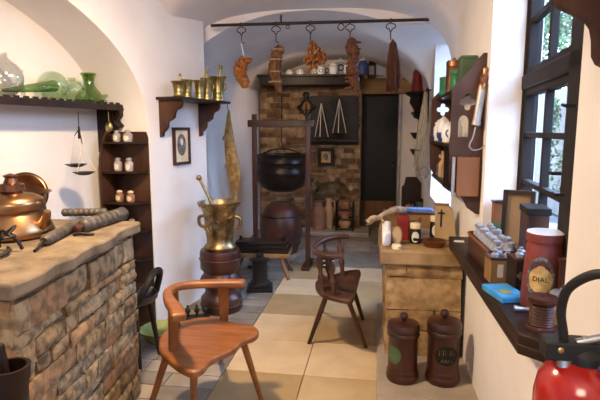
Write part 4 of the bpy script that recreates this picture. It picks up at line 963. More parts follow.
# 5 dark tassel
c=hook(393,'wire hook at the right of the rail above the dark tapering herbs'); t=thing('herb_tassel','dark brown tapering bunch of hanging herbs, furthest right on the iron rail','dried herbs',c+Vector((0,0,-.15)))
m=MB(); random.seed(6)
top=pxp(393,43,c)
for i in range(46):
    a=random.uniform(0,2*PI); rr=math.sqrt(random.random())*.062; e=pxp(393,93,c)+Vector((math.cos(a)*rr,math.sin(a)*rr,random.uniform(-.0,.05))); s_=top+Vector((math.cos(a)*.018,math.sin(a)*.018,0))
    mid=s_.lerp(e,.5)+Vector((math.cos(a)*rr*.15,0,0)); m.tube([s_,mid,e],[.009,.012,.006],6)
m.build('stems','herb_dark',t); m=MB(); m.lathe([(0,-.04),(.03,-.04),(.025,0),(.010,.02),(0,.03)],12,T(top)); m.build('binding','root_brown',t)
for px,rr,lab in((291,.014,'tiny ring hanging from the rail right of the shaggy brown bundle'),(344.5,.026,'larger iron ring on the rail, left of the twisted bundle')):
    c=railz(px); m=MB(); m.tube([(math.cos(a)*rr,0,math.sin(a)*rr-rr-.014) for a in [2*PI*i/18 for i in range(18)]],.004,6,closed=True); solo(m,'hanging_ring','iron',lab,'ring',c)
# ================================================================ WALL CABINET WITH CLOVER CUT-OUTS (right wall)
random.seed(51)
NY,FY2=2.875,3.93
zt=at(486,53,Y=NY).z; zfr=at(452,88,Y=NY).z; zm=at(450,146,Y=NY).z; zb=at(475,197,Y=NY).z; zbb=at(480,214,Y=NY).z
D_=.57-at(451,120,Y=NY).x
cab=thing('clover_cabinet','dark open wall cabinet with clover-pierced side boards, hung between the two right windows','cabinet',(.57,FY2,0),RROT)
LL=FY2-NY
def clover(cx,cz,r): 
    out=[]
    for k in range(4):
        a=PI/2*k; c_=(cx+r*.95*math.cos(a),cz+r*.95*math.sin(a))
        for j in range(7): b=a-1.9+3.8*j/6; out.append((c_[0]+r*.62*math.cos(b),c_[1]+r*.62*math.sin(b)))
    return out
def side(x):
    o=[(0,zt),(-.02,zt+.0),(-D_*.5,zt-(zt-zfr)*.48),(-D_,zfr),(-D_,zm+.06),(-D_*1.04,zm),(-D_,zm-.05),(-D_*1.0,zm-.10),(-D_*.97,zb+.08),(-D_*.75,zb+.02),(-D_*.55,zb-.01),(-D_*.4,zb-.06),(-D_*.12,zbb),(0,zbb)]
    cz=at(467,102,Y=NY).z; az=at(467,118,Y=NY).z
    arch_=[(-D_*.78,zm+.05),(-D_*.78,az-.02)]+[(-D_*.62-D_*.16*math.cos(b),az-.02+D_*.2*math.sin(b)) for b in [PI*i/8 for i in range(9)]]+[(-D_*.46,zm+.05)]
    me=plate([o,clover(-D_*.52,cz,.029),arch_],.022)
    m=MB(); m.mesh(me,Matrix.Translation((x,0,0))@Matrix(((0,0,1,0),(1,0,0,0),(0,1,0,0),(0,0,0,1)))); return m.build('side_board','wood_brown',cab)
side(LL); side(0)
ztb=at(460,92,Y=3.2).z
for z,dd in((zm,D_),(zb+.03,D_*.9),(ztb,D_*.8)):
    m=MB(); m.box((LL/2,-dd/2,z),(LL-.022,dd,.02)); m.build('shelf_board','wood_dark',cab,bevel=.002)
m=MB(); m.box((LL/2,-.008,(zb+zm)/2),(LL-.02,.012,zm-zb)); m.box((LL*.72,-D_*.5,(zb+zm)/2+.01),(.016,D_*.9,zm-zb-.04)); m.build('divider','wood_dark',cab)
z0=at(470,196,Y=NY).z; z1=at(470,157,Y=NY).z
pb=bpy.data.objects.new('door',None); COL.objects.link(pb); pb.parent=cab; pb.location=(LL+.024,-.075,z0); pb.rotation_euler=(0,0,R(90)); pb['label']='lighter orange-brown panel'; wpn=.118
m=MB(); m.box((0,0,(z1-z0)/2),(wpn,.02,z1-z0)); m.build('panel','wood_orange',pb,bevel=.003)
m=MB(); m.box((-wpn/2-.018,.004,(z1-z0)/2),(.016,.012,z1-z0)); m.build('edge_strip','pipe_grey',pb)
m=MB(); m.tube(smoothpath([(.01,-.0,z1-z0),(.012,-.006,z1-z0+.02),(.022,-.006,z1-z0+.035)],3),.003,5); m.build('hook','iron',pb)
# syringe on the near board
a_=at(486,67,Y=NY-.05); b_=at(474,136,Y=NY-.05)
t=thing('brass_syringe','long upright syringe with brown knob and grey barrel, hanging on the clover cabinet side','syringe',a_); d=b_-a_; L_=d.length
Mx=d.to_track_quat('Z','Y').to_matrix().to_4x4(); r=.021
m=MB(); m.lathe([(0,0),(r*.5,0),(r*.8,.012),(r*.5,.03),(r*.9,.05),(r*1.1,L_*.15),(r*.8,L_*.22),(r*1.2,L_*.25),(r*1.2,L_*.31),(0,L_*.31)],16,Mx); m.build('knob','copper_dark',t)
m=MB(); m.lathe([(0,L_*.31),(r,L_*.31),(r*.98,L_*.78),(r*1.1,L_*.79),(r*1.1,L_*.84),(r*.4,L_*.86),(0,L_*.86)],18,Mx); m.build('barrel','pipe_grey',t)
m=MB(); e=Mx@Vector((0,0,L_*.86)); m.tube(smoothpath([e,e+Vector((-.012,0,-.06)),e+Vector((-.028,0,-.10)),e+Vector((-.01,0,-.125)),e+Vector((.03,0,-.12)),e+Vector((.05,0,-.10))],4),.004,6); m.build('nozzle','pipe_grey',t)
# things on the cabinet
def cpos(px,py,y,z): q=at(px,py,Y=y); return Vector((q.x,y,z))
def tin(p,r,h,mt,label,name='tin_jar',lid=None,cat='jar'):
    t=thing(name,label,cat,p); m=MB(); m.lathe([(0,0),(r*.95,0),(r,h*.04),(r,h*.74),(r*.93,h*.76),(0,h*.76)],20); m.build('body',mt,t)
    m=MB(); m.lathe([(0,h*.76),(r*1.03,h*.76),(r*1.03,h*.9),(r*.8,h*.93),(r*.2,h*.94),(r*.18,h),(0,h)],20); m.build('lid',lid or mt,t); return t
zt2=ztb+.011
tin(cpos(447,80,3.72,zt2),.050,.14,'green_tin','small green jar on the cabinet top, left of the others')
tin(cpos(457,80,3.30,zt2),.042,.14,'green_tin','bright green jar on the cabinet top, in front of the red-brown one')
tin(cpos(454,70,3.50,zt2),.050,.23,'copper_dark','tall red-brown lidded jar on the cabinet top, with a thin rod on its lid','copper_jar')
m=MB(); m.box((0,0,.085),(.09,.12,.17)); m.box((0,0,.175),(.095,.125,.02)); solo(m,'green_box','green_dull','dull green box beside the green jars on the cabinet top','box',cpos(467,75,3.12,zt2),0,None,.006)
zs_=zm+.011
for i,(px,y,h,mt,kd,lab) in enumerate([(438,3.78,.15,'w',1,'white and blue jar, farthest back on the cabinet middle shelf'),(443,3.55,.17,'w',0,'tall plain white jar on the cabinet middle shelf'),(447,3.32,.13,'w',1,'squat white jar with blue oval on the cabinet middle shelf'),(455,3.12,.15,'w',0,'white jar close behind the near pierced board of the cabinet')]):
    q=cpos(px,140,y,zs_); q.x=min(max(q.x,.57-D_+.045),.52); apoth(q,.040,h,lab,kd)
for i,(px,y,lab) in enumerate([(437,3.74,'blue bowl at the front edge of the cabinet middle shelf, far end'),(446,3.43,'blue bowl at the front edge of the cabinet middle shelf, near the squat jar')]):
    q=cpos(px,140,y,zs_); q.x=.57-D_+.035; q.y+=.1; m=MB(); m.lathe([(0,0),(.02,0),(.035,.03),(.038,.06),(.032,.06),(0,.02)],16); solo(m,'blue_bowl','blue_ceramic',lab,'bowl',q)
zs2=zb+.041
for i,(y,h,mt,lab) in enumerate([(3.80,.15,'glass_clear','clear bottle at the far end of the cabinet bottom shelf'),(3.66,.18,'clay_pale','tan bottle second from the far end of the cabinet bottom shelf'),(3.52,.16,'glass_clear','clear bottle at the middle of the cabinet bottom shelf'),(3.38,.20,'clay_pale','tallest tan bottle on the cabinet bottom shelf'),(3.27,.15,'white_ceramic','white bottle at the near end of the cabinet bottom shelf')]):
    t=thing('stoppered_bottle',lab,'bottle',(.57-D_*.62,y,zs2)); r=.030
    m=MB(); m.lathe([(0,0),(r,0),(r,h*.5),(r*.4,h*.68),(r*.4,h*.85),(0,h*.85)],16); m.build('body',mt,t); m=MB(); m.lathe([(0,h*.85),(r*.5,h*.85),(r*.45,h),(0,h)],10); m.build('stopper','wood_pale',t)
# ================================================================ FAR RIGHT WALL THINGS
def wz(px,py,y): return at(px,py,Y=y).z
y_=6.0; z_=wz(423,92,y_)
t=thing('round_bracket','dark turned round bracket on the far right wall under the red flask','bracket',(.57,y_,z_),RROT)
m=MB(); m.lathe([(0,-.30),(.02,-.28),(.03,-.2),(.08,-.12),(.07,-.06),(.12,-.03),(.13,0),(0,0)],24,T(0,-.135,0)); m.build('corbel','wood_black',t); m=MB(); m.box((0,-.01,-.15),(.16,.02,.40)); m.build('back_plate','wood_dark',t)
t=thing('red_flask','bright red conical flask with pointed lid standing on the turned round bracket','flask',(.435,y_,z_+.001)); hh=wz(424,65,y_)-z_
m=MB(); m.lathe([(0,0),(.065,0),(.07,hh*.1),(.05,hh*.6),(.052,hh*.65),(0,hh*.65)],24); m.build('body','red_paint',t); m=MB(); m.lathe([(0,hh*.65),(.055,hh*.65),(.05,hh*.72),(.012,hh*.95),(0,hh)],20); m.build('lid','red_paint',t)
y_=6.55; z_=wz(410,113,y_)
t=thing('stepped_rack','dark narrow stepped wall rack right of the doorway, beneath the round bracket','rack',(.57,y_,z_),RROT)
m=MB(); zz=wz(410,150,y_)-z_; m.box((0,-.012,zz/2+.1),(.30,.02,-zz+.35)); m.build('back_board','wood_dark',t)
for z in(0,zz*.55,zz): m=MB(); m.box((0,-.085,z),(.32,.13,.022)); m.build('shelf_board','wood_dark',t); m=MB(); m.mesh(plate([[(0,0),(.13,0),(.10,-.05),(.05,-.07),(.0,-.12)]],.02),Matrix.Translation((0,-.02,z-.011))@RZ(-PI/2)@XZ); m.build('bracket','wood_dark',t)
tin(Vector((.49,y_,z_+.012)),.045,.16,'red_paint','dark red small jar at the top of the stepped wall rack','tin_jar','wood_black')
# straw herb bundle
y_=5.62; c=Vector((.50,y_,wz(424,92,y_))); t=thing('straw_bundle','pale straw-coloured herb bundle hanging on the far right wall beside the red flask','dried herbs',c)
m=MB(); H=c.z-wz(420,172,y_)
for i in range(34):
    a=random.uniform(0,6.28); rr=random.uniform(.01,.062); e=Vector((math.cos(a)*rr*.8-.06,math.sin(a)*rr,-H+random.uniform(0,.08)))
    m.tube([(math.cos(a)*.012,math.sin(a)*.012,.0),(math.cos(a)*rr*.9-.02,math.sin(a)*rr,-H*.5),e],[.007,.010,.005],6)
m.build('stems','herb_straw',t); m=MB(); m.tube([(math.cos(a)*.05-.05,math.sin(a)*.05,-H*.72) for a in [6.283*i/14 for i in range(14)]],.006,6,closed=True); m.build('binding','root_brown',t); 
m=MB(); m.tube([(.06,0,.02),(.0,0,.02)],.008,6); m.build('nail','iron',t)
q=at(420,173,Y=5.4); m=MB(); m.tube([(math.cos(a)*.045,0,math.sin(a)*.06) for a in [6.283*i/16 for i in range(16)]],.007,6,closed=True); m.tube([(.0,0,.06),(.05,0,.09),(.07,0,.09)],.005,6); solo(m,'iron_loop','pewter','small iron ring hanging beneath the straw herb bundle','ring',Vector((.50,5.48,q.z)))
# dark cupboard at the far right
y_=6.3; xx=at(402,200,Y=y_).x; zt_=wz(412,196,y_)
ztop=wz(412,178,y_)
t=thing('dark_settle','dark wooden low cupboard with stepped back board, right of the doorway','cupboard',((xx+.56)/2,y_,0)); w_=.56-xx; zsh=wz(412,213,y_)
m=MB(); m.box((0,0,zsh/2),(w_,.34,zsh)); m.build('body','wood_dark',t,bevel=.005)
m=MB(); o=[(-w_/2,zsh),(w_/2,zsh),(w_/2,ztop-.08),(w_*.32,ztop-.02),(w_*.25,ztop),(-w_*.3,ztop),(-w_*.38,ztop-.1),(-w_/2,ztop-.13)]; m.mesh(plate([o],.025),T(0,.15,0)@XZ); m.build('back_board','wood_dark',t)
m=MB(); m.box((0,-.172,zsh/2),(w_*.8,.01,zsh*.8)); m.build('door','wood_brown',t)
k_=mpp(at(412,200,Y=y_)); tin(Vector((xx+.09,y_-.04,zsh+.001)),.05,.16,'clay','small brown pot on the low cupboard right of the doorway','clay_jar','wood_dark'); tin(Vector((xx+.22,y_-.04,zsh+.001)),.055,.20,'green_dull','dark green tin on the low cupboard right of the doorway','tin_jar','black_paint')
# ================================================================ ON THE STONE COUNTER
def CP(px,py,z=CZ): return at(px,py,Z=z)+Vector((0,0,.001))
def solid(name,label,cat,p,parts,rz=0):
    t=thing(name,label,cat,p,rz)
    for nm,mb,mt,bv in parts: mb.build(nm,mt,t,bevel=bv)
    return t
p=CP(392,246); m=MB(); m.lathe([(0,0),(.03,0),(.032,.02),(.028,.028),(0,.028)],20); solo(m,'candle_stub','cream','short cream candle stub at the near left corner of the stone counter','candle',Vector((.135,3.165,CZ+.001)))
p=CP(402,243); k_=mpp(p); m=MB(); m.box((0,0,.085),(.075,.10,.17)); t=thing('red_box','upright red box on the stone counter behind the yellow oval box','box',Vector((p.x+.01,p.y+.13,p.z))); m.build('body','red_paint',t,bevel=.006); m=MB(); m.lathe([(0,.17),(.034,.17),(.034,.178),(0,.178)],16); m.build('lid','wood_red',t)
p=CP(397,244); t=thing('oval_box','upright yellowish oval wooden box in front of the red box','box',p,R(-6)); m=MB(); m.prism([(math.cos(a)*.036,math.sin(a)*.062+.063) for a in [6.283*i/28 for i in range(28)]],.03,XZ); m.build('body','wood_board',t,bevel=.003); m=MB(); m.prism([(math.cos(a)*.030,math.sin(a)*.054+.063) for a in [6.283*i/28 for i in range(28)]],.006,T(0,-.03,0)@XZ); m.build('face','wood_pale',t)
def stone_jar(p,r,h,label): 
    t=thing('black_jar',label,'jar',p); m=MB(); m.lathe([(0,0),(r,0),(r*1.05,h*.2),(r,h*.66),(r*.8,h*.74),(0,h*.74)],22); m.build('body','wood_black',t)
    m=MB(); m.lathe([(0,h*.74),(r*.95,h*.74),(r*.98,h*.98),(r*.9,h),(0,h)],22); m.build('lid','cream',t); m=MB(); wrap_oval(m,r*1.04,h*.34,-PI/2-.05,r*.72,h*.27); m.build('paper_label','paper',t)
stone_jar(CP(415,243),.036,.135,'black jar with cream lid and white label at the middle of the stone counter')
stone_jar(CP(436,238)+Vector((.0,.04,0)),.040,.15,'black jar with cream lid behind the dark pan on the stone counter')
p=CP(430,248)+Vector((0,.10,0)); t=thing('dark_pan','shallow dark pan with handle on the near right of the stone counter','pan',Vector((.375,3.27,CZ+.001))); m=MB(); m.lathe([(0,0),(.06,0),(.078,.035),(.082,.04),(.07,.035),(0,.01)],28); m.build('bowl','copper_dark',t); m=MB(); m.tube([(-.07,0,.035),(-.13,-.02,.045)],[.008,.010],8); m.build('handle','iron',t)
p=CP(420,228)+Vector((0,.0,0)); m=MB(); m.lathe([(0,0),(.05,0),(.052,.10),(.054,.10),(.054,.13),(0,.135)],24); solo(m,'round_wooden_box','wood_board','round tan wooden box behind the black jars on the stone counter','box',Vector((.27,3.62,CZ+.001)))
p=Vector((.26,3.98,CZ+.001)); t=solid('long_brown_box','flat brown wooden box at the back of the stone counter beneath the blue book','box',p,[('body',MB().box((0,0,.05),(.40,.16,.10)),'wood_board',.004),('lid',MB().box((0,0,.106),(.41,.17,.012)),'wood_brown',.003)])
t=thing('blue_book','blue-covered book lying on the flat brown box at the counter back','book',Vector((.34,3.97,CZ+.115)),R(-4)); m=MB(); m.box((0,0,.012),(.19,.10,.018)); m.build('pages','blue_book',t); m=MB(); m.box((0,0,.003),(.20,.11,.004)); m.box((0,0,.023),(.20,.11,.004)); m.box((-.10,0,.013),(.004,.11,.024)); m.build('cover','blue_book',t,bevel=.001)
m=MB(); m.box((0,0,.012),(.11,.10,.024)); solo(m,'black_book','leather','small black book lying left of the blue book at the counter back','book',Vector((.165,3.97,CZ+.115)),R(3),None,.003)
# root creature
a_=at(368,221,Z=.875); b_=at(405,210,Z=.885); t=thing('pale_root','pale forked mandrake-like root lying over the left back rim of the counter','root',a_)
d=b_-a_; random.seed(4)
pts=[Vector((0,0,0)),d*.12+Vector((0,0,.01)),d*.25,d*.45+Vector((0,0,.012)),d*.7+Vector((0,0,.016)),d*.9+Vector((0,0,.008)),d]
m=blob(pts,[.014,.022,.017,.026,.032,.028,.016],12,.12)
m.tube([d*.15,d*.15+Vector((-.03,-.02,-.03)),d*.15+Vector((-.05,-.03,-.035))],[.015,.008,.003],8); m.tube([d*.3,d*.3+Vector((.02,-.04,-.02)),d*.3+Vector((.02,-.06,-.022))],[.015,.009,.004],8); m.tube([d*.02,d*.02+Vector((-.02,.02,.0))],[.012,.004],8); m.tube([d*.9,d*.98+Vector((.02,-.02,.03))],[.016,.006],8)
m.build('root','root_pale',t)
# pale panel with black cross
p=CP(444,236); p=Vector((.475,3.50,CZ+.001)); t=thing('cross_panel','upright pale wooden block with a thin black cross, against the right wall','wooden block',p,R(-8))
m=MB(); m.prism([(-.07,0),(.075,0),(.045,.20),(.02,.235),(-.07,.235)],.05,T(0,.025,0)@XZ); m.build('body','wood_pale',t,bevel=.004)
m=MB(); m.box((-.03,-.028,.15),(.010,.004,.12)); m.box((-.03,-.028,.185),(.045,.004,.010)); m.build('cross','black_paint',t)
m=MB(); m.box((-.03,0,.241),(.10,.055,.012)); m.build('cap','wood_board',t)
# white hanging funnel cloth
# ================================================================ ON THE SILL
SZ=.861
t=thing('bottle_case','open reddish wooden case full of small stoppered glass bottles on the far sill','case',(.557,2.46,SZ),R(2))
cw,cl,chh=.128,.43,.115
for nm,c_,d_ in [('side_board',(-cw/2,0,chh/2),(.010,cl,chh)),('side_board',(cw/2,0,chh/2),(.010,cl,chh)),('end_board',(0,-cl/2,chh/2),(cw,.010,chh)),('end_board',(0,cl/2,chh/2),(cw,.010,chh)),('base',(0,0,.006),(cw,cl,.012))]:
    m=MB(); m.box(c_,d_); m.build(nm,'wood_red' if nm!='base' else 'wood_dark',t,bevel=.002)
m=MB(); m.box((-cw/2-.007,0,chh-.01),(.006,cl,.012)); m.build('trim','wood_orange',t)
bt=None
def bottle(loc_,r,h,label,group=None):
    t=thing('stoppered_bottle',label,'bottle',loc_,0,group)
    m=MB(); m.lathe([(0,0),(r,0),(r,h*.66),(r*.45,h*.76),(r*.45,h*.82),(0,h*.82)],14); m.build('body','stopper_grey',t)
    m=MB(); m.lathe([(0,h*.82),(r*.5,h*.82),(r*.72,h*.88),(r*.72,h*.95),(r*.3,h),(0,h)],12); m.build('stopper','stopper_grey',t); return t
proto=None
rows=['row along the room side','middle row','row along the window side']
for i in range(8):
    for j in range(2):
        p=Vector((.557+(-.030+.060*j)-.035*(-.19+.052*i),2.46-.182+.052*i,SZ+.013))
        if proto is None: proto=bottle(p,.022,.145,'','bottles in the reddish wooden case'); o=proto
        else: o=copy_tree(proto); o.location=p; o.scale=(1,1,random.uniform(.93,1.08))
        o['label']='small white-stoppered bottle among many packed in the reddish sill case'
m=MB()
t=thing('labelled_case','small light brown case with white paper label in front of the bottle case','case',(.525,2.175,SZ),R(4)); m=MB(); m.box((0,0,.05),(.10,.09,.10)); m.build('body','wood_board',t,bevel=.003); m=MB(); m.box((-.01,-.047,.055),(.022,.003,.055)); m.build('paper_label','paper',t); m=MB(); m.box((0,0,.104),(.104,.094,.008)); m.build('rim','wood_red',t)
for x,y in((-.025,-.02),(.025,-.02),(0,.025)):
    q=Vector((.525+x,2.175+y,SZ+.109)); m=MB(); m.lathe([(0,0),(.016,0),(.018,.012),(.008,.02),(.010,.03),(0,.034)],12); tag(m.build('glass_stopper','stopper_grey'),'small white stopper standing on the light brown labelled case','stopper','stoppers on the small labelled case').location=q
t=thing('dark_tin_box','dark brown gilded tin box between the labelled case and the red jar','box',(.590,2.065,SZ),R(6)); m=MB(); m.box((0,0,.065),(.10,.10,.13)); m.build('body','wood_dark',t,bevel=.004)
for a in(-.028,.028): m=MB(); m.mesh(plate([clover(a,.07,.011)],.002),T(0,-.0515,0)@XZ); m.build('ornament','worn_gilt',t)
m=MB(); m.box((0,0,.134),(.104,.104,.008)); m.build('lid','wood_brown',t)
for i,(x,y) in enumerate(((-.02,-.02),(.028,.0),(.0,.028))):
    m=MB(); m.lathe([(0,0),(.014,0),(.017,.014),(.008,.022),(.009,.03),(0,.032)],12); tag(m.build('glass_stopper','stopper_grey'),'small pale stopper standing on the dark tin box','stopper','stoppers on the dark tin box').location=Vector((.585+x,2.06+y,SZ+.139))
# small box far sill, tray, slanted desk box
t=thing('green_front_box','small upright box with green lower half, at the far sill end by the jamb','box',(.645,2.725,SZ),R(2)); hb=at(495,202,Y=2.72).z-SZ; m=MB(); m.box((0,0,hb*.3),(.075,.05,hb*.6)); m.build('lower_half','green_dull',t,bevel=.003); m=MB(); m.box((0,0,hb*.8),(.075,.05,hb*.4)); m.build('upper_half','wood_orange',t,bevel=.003)
m=MB(); m.box((0,-.003,hb+.004),(.085,.06,.008)); m.build('lid','wood_dark',t)
hb=at(515,190,Y=2.55).z-SZ; t=thing('leaning_tray','dark framed wooden tray leaning upright against the window frame','tray',(.742,2.36,SZ),R(-62)); Ml=RXm(R(-5)); w_=.125
m=MB(); m.box((0,0,hb/2),(w_,.012,hb),Ml); m.build('panel','wood_board',t)
for c_,d_ in(((-w_/2,-.008,hb/2),(.018,.03,hb)),((w_/2,-.008,hb/2),(.018,.03,hb)),((0,-.008,.01),(w_,.03,.018)),((0,-.008,hb-.01),(w_,.03,.018))): m=MB(); m.box(c_,d_,Ml); m.build('rim','wood_dark',t)
t.location=(.678,2.52,SZ); t.rotation_euler=(0,0,R(-24))
t=thing('dark_chest','dark lidded wooden chest against the window behind the red jar','chest',(.672,2.14,SZ),R(-4)); hb=at(535,207,Y=2.2).z-SZ
m=MB(); m.box((0,0,hb*.46),(.085,.15,hb*.9)); m.build('body','wood_brown',t,bevel=.004); m=MB(); m.box((0,0,hb*.95),(.095,.16,hb*.09)); m.build('lid','window_wood',t,bevel=.003)
t.location=(.672,2.24,SZ)
# red apothecary jar
jp=Vector((.608,1.885,SZ)); zt_=at(541,231,Y=1.885).z; H=zt_-SZ; r=.072
t=thing('red_apothecary_jar','large red jar with pale flat lid and gilt wreath emblem on the sill','jar',jp)
m=MB(); m.lathe([(0,0),(r,0),(r*1.02,H*.04),(r*.86,H*.80),(r*.80,H*.86),(r*.84,H*.88),(0,H*.88)],40); m.build('body','red_jar',t)
m=MB(); m.lathe([(0,H*.88),(r*.90,H*.88),(r*.92,H*.97),(r*.90,H*.985),(0,H*.985)],40); ld=m.build('lid','red_jar',t); m=MB(); m.lathe([(0,H*.985),(r*.885,H*.985),(r*.87,H),(0,H)],40); m.build('top_plate','white_ceramic',ld)
em=MB(); ang=-PI/2-.42; rr_=r*.965
wrap_oval(em,r*.985,H*.40,ang,r*.56,H*.17,0,20,.0012); el=em.build('gilt_emblem','gilt',t)
m=MB(); random.seed(14)
for i in range(26):
    a=6.283*i/26; x=math.cos(a)*r*.62; z=H*.42+math.sin(a)*H*.25; q=ang+x/r; R0=r*(1.02-.16*z/(H*.8))+.0015
    m.ell((math.cos(q)*R0,math.sin(q)*R0,z),(.008,.004,.010),6)
m.build('dark_wreath','print_grey',t)
for i in range(7):
    a=-PI*.9+PI*.8*i/6; 
m=MB(); wrap(m,text('DIAL',.025,.0008),r*.985+.0018,H*.41,ang); m.build('lettering','black_paint',t)
m=MB(); wrap_oval(m,r*.94,H*.53,ang,r*.22,H*.06,0,12,.003); m.build('emblem_crown','gilt',t)
m=MB(); m.box((0,0,.012),(.105,.17,.024)); t=thing('blue_packet','bright blue flat packet lying near the sill edge before the red jar','packet',(.500,1.97,SZ),R(14)); m.build('body','blue_box',t,bevel=.003); m=MB(); m.box((-.01,-.02,.0246),(.04,.05,.0012)); m.build('printed_patch','olive_glaze',t)
m=MB(); m.tube([(0,0,.010),(.06,.0,.010)],.008,8); m.tube([(-.03,0,.010),(0,0,.010)],[.014,.009],8); solo(m,'metal_spoon','steel','short shiny metal piece lying between the blue packet and the spool','metal piece',(.522,1.80,SZ),R(-5))
# spool
t=thing('wooden_spool','brown ribbed wooden spool at the near corner of the sill','spool',(.535,1.648,SZ)); sH=.108; sr=.047
m=MB(); m.lathe([(0,0),(sr,0),(sr,.012),(sr*.95,.016),(0,.016)],32); m.build('lower_flange','wood_red',t)
pr=[(0,.016)]
for i in range(9): z=.016+(sH-.034)*i/9; pr+=[(sr*.74,z),(sr*.80,z+.003),(sr*.74,z+.0065)]
pr+=[(0,sH-.017)]; m=MB(); m.lathe(pr,32); m.build('wound_barrel','keg',t); m=MB(); m.lathe([(0,sH-.016),(sr*.95,sH-.016),(sr,sH-.010),(sr,sH),(sr*.3,sH),(0,sH-.004)],32); m.build('upper_flange','wood_red',t)
t=thing('lidded_glass_jar','small glass jar with pale flat lid behind the wooden spool','jar',(.612,1.702,SZ)); m=MB(); m.lathe([(0,0),(.032,0),(.034,.01),(.034,.085),(.028,.095),(0,.095)],24); m.build('body','glass_clear',t); m=MB(); m.lathe([(0,.096),(.036,.096),(.037,.106),(.03,.112),(.008,.114),(.007,.122),(0,.123)],24); m.build('lid','steel',t); m=MB(); m.lathe([(0,.004),(.028,.004),(.028,.05),(0,.055)],18); m.build('contents','clay_pale',t)
t=thing('red_beaker','narrow dark red beaker at the right edge of the sill against the wall','beaker',(.643,1.765,SZ)); hb=at(566,258,Y=1.765).z-SZ; m=MB(); m.lathe([(0,0),(.020,0),(.018,.01),(.024,hb*.9),(.028,hb),(.025,hb),(.02,hb*.5),(0,.02)],22); m.build('body','wood_red',t); m=MB(); m.lathe([(0,hb-.008),(.0255,hb-.008),(.0255,hb-.004),(0,hb-.004)],18); m.build('contents','steel',t)
# ================================================================ UPPER RIGHT BRACKET SHELF
t=thing('scrolled_bracket_shelf','large dark scrolled wooden bracket high on the near right wall','shelf',(.57,1.24,0),RROT)
pp=[(553,-22),(556,0),(560,8),(572,13),(585,18),(592,28),(594,40),(594,56),(598,64),(606,68)]
o=[]
for x,y in pp: q=at(x,y,Y=1.24); o.append((q.x-.57,q.z))
o.append((0,o[-1][1]-.01)); o.append((0,o[0][1]))
o=[(min(a,0),b) for a,b in o]
m=MB(); m.mesh(plate([o],.035),Matrix(((0,0,1,0),(1,0,0,0),(0,1,0,0),(0,0,0,1)))); m.build('bracket','wood_brown',t,bevel=.003)
m=MB(); m.box((.25,-.09,o[0][1]+.015),(.62,.19,.03)); m.build('board','wood_brown',t,bevel=.003)
# ================================================================ FIRE EXTINGUISHER
ec=at(583,360,X=.462); er=.083
ec=Vector((.462-.0,ec.y,0)); 
k_=mpp(at(583,372,Y=1.08)); ec=at(583,371,Y=1.0); er=44*mpp(ec); ec.x=min(ec.x,.57-er-.012)
t=thing('fire_extinguisher','bright red fire extinguisher with black hose mounted on the near right wall','fire extinguisher',(ec.x,ec.y,ec.z-.50))
Z1=.50
m=MB(); m.lathe([(0,0),(er*.92,0),(er,.02),(er,Z1-.055),(er*.93,Z1-.02),(er*.72,Z1+.008),(er*.4,Z1+.022),(er*.3,Z1+.024),(0,Z1+.024)],40); m.build('cylinder','red_gloss',t)
m=MB(); m.lathe([(0,Z1+.02),(er*.42,Z1+.02),(er*.42,Z1+.04),(er*.3,Z1+.05),(er*.25,Z1+.062),(0,Z1+.062)],20); m.box((0,-.0,Z1+.046),(.155,.05,.036)); v_=m.build('valve','rubber',t,bevel=.003)
for s in(-1,1): m=MB(); m.ell((s*.052,-.018,Z1+.05),.010,10); m.build('valve_knob','brass',v_)
m=MB(); m.tube([(-.02,-.01,Z1+.062),(.05,-.015,Z1+.085)],.008,8); m.tube([(-.01,-.01,Z1+.07),(.06,-.012,Z1+.066)],.006,8); m.build('lever','steel',t)
m=MB(); hp=[at(x,y,Y=yy)-Vector(t.location) for x,y,yy in[(565,352,.99),(563,330,.99),(561,312,.98),(566,292,.96),(580,280,.93),(600,274,.89),(622,280,.86),(645,305,.84),(655,350,.84),(650,400,.86),(640,450,.89)]]
m.tube(smoothpath(hp,5),.0088,10); m.build('hose','rubber',t)
m=MB(); m.lathe([(0,0),(.014,0),(.014,.035),(.011,.04),(0,.04)],12,T(hp[0]+Vector((0,0,-.03)))); m.build('hose_fitting','steel',t)
m=MB(); m.tube(smoothpath([Vector((.012,-er*.5,Z1+.03)),Vector((.03,-er*.85,Z1+.010)),Vector((.055,-er*1.0,Z1-.03)),Vector((.06,-er*1.0,Z1-.08))],5),.007,8); m.build('blue_strap','blue_strap',t)
m=MB(); n=16; vs=[];fs=[]
for i in range(n+1):
    a=-PI+.0-.35+1.5*i/n
    for z in(Z1-.20,Z1-.075): vs.append((math.cos(a)*(er+.001),math.sin(a)*(er+.001),z))
m.add(vs,[(2*i,2*i+2,2*i+3,2*i+1) for i in range(n)]); lb=m.build('label_sheet','cream',t)
m=MB()
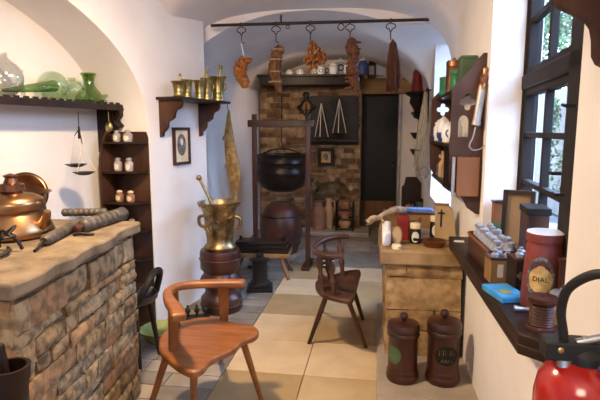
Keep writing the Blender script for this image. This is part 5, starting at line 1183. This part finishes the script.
for k in range(6):
    for i in range(n-2):
        if (i*7+k*3)%5==0: continue
        a=-PI-.35+.12+1.5*i/n; z=Z1-.10-k*.015; m.add([(math.cos(b)*(er+.0016),math.sin(b)*(er+.0016),zz) for b in(a,a+.07) for zz in(z,z+.005)],[(0,2,3,1)])
m.build('label_print','print_grey',lb)
m=MB(); m.box((.57-ec.x-.006,0,.33),(.012,.06,.20)); m.box((er+.004,0,.40),(max(.57-ec.x-er,.01),.03,.03)); m.build('wall_bracket','steel',t)

m=MB(); m.prism([(-.03,-.015),(.028,-.02),(.032,.014),(-.02,.02)],.004); solo(m,'paper_scrap','paper','small pale paper scrap at the far end of the sill board','paper scrap',(.475,2.93,SZ))
# ================================================================ LIGHT, WORLD, CAMERA
w=bpy.data.worlds.new('World'); SC.world=w; w.use_nodes=True; nt=w.node_tree
bg=nt.nodes['Background']; bg.inputs['Color'].default_value=(.38,.59,1.0,1); bg.inputs['Strength'].default_value=20
def area(name,loc,target,size,power,color,sy=None):
    l=bpy.data.lights.new(name,'AREA'); l.energy=power; l.color=color; l.size=size
    if sy: l.shape='RECTANGLE'; l.size_y=sy
    o=bpy.data.objects.new(name,l); COL.objects.link(o); o.location=loc
    d=Vector(target)-Vector(loc); o.rotation_euler=d.to_track_quat('-Z','Y').to_euler(); return o
area('warm_room_lamp',(-1.05,2.0,2.38),(-.85,2.6,.4),.16,66,(1,.74,.47))
area('warm_ceiling_lamp',(-.3,-.6,2.2),(-.3,2.5,1.6),.7,26,(1,.78,.58))
area('rear_lamp',(-1.0,6.1,2.2),(-.9,7.2,.9),.25,6,(1,.68,.42))
cd=bpy.data.cameras.new('Camera'); cd.sensor_width=36; cd.lens=30; cd.clip_start=.02; cam=bpy.data.objects.new('Camera',cd); COL.objects.link(cam)
cam.location=C0; cam.rotation_euler=(R(90)-PIT,0,YAW); SC.camera=cam
SC.view_settings.view_transform='Standard'; SC.view_settings.look='None'; SC.view_settings.exposure=.08; SC.view_settings.gamma=1
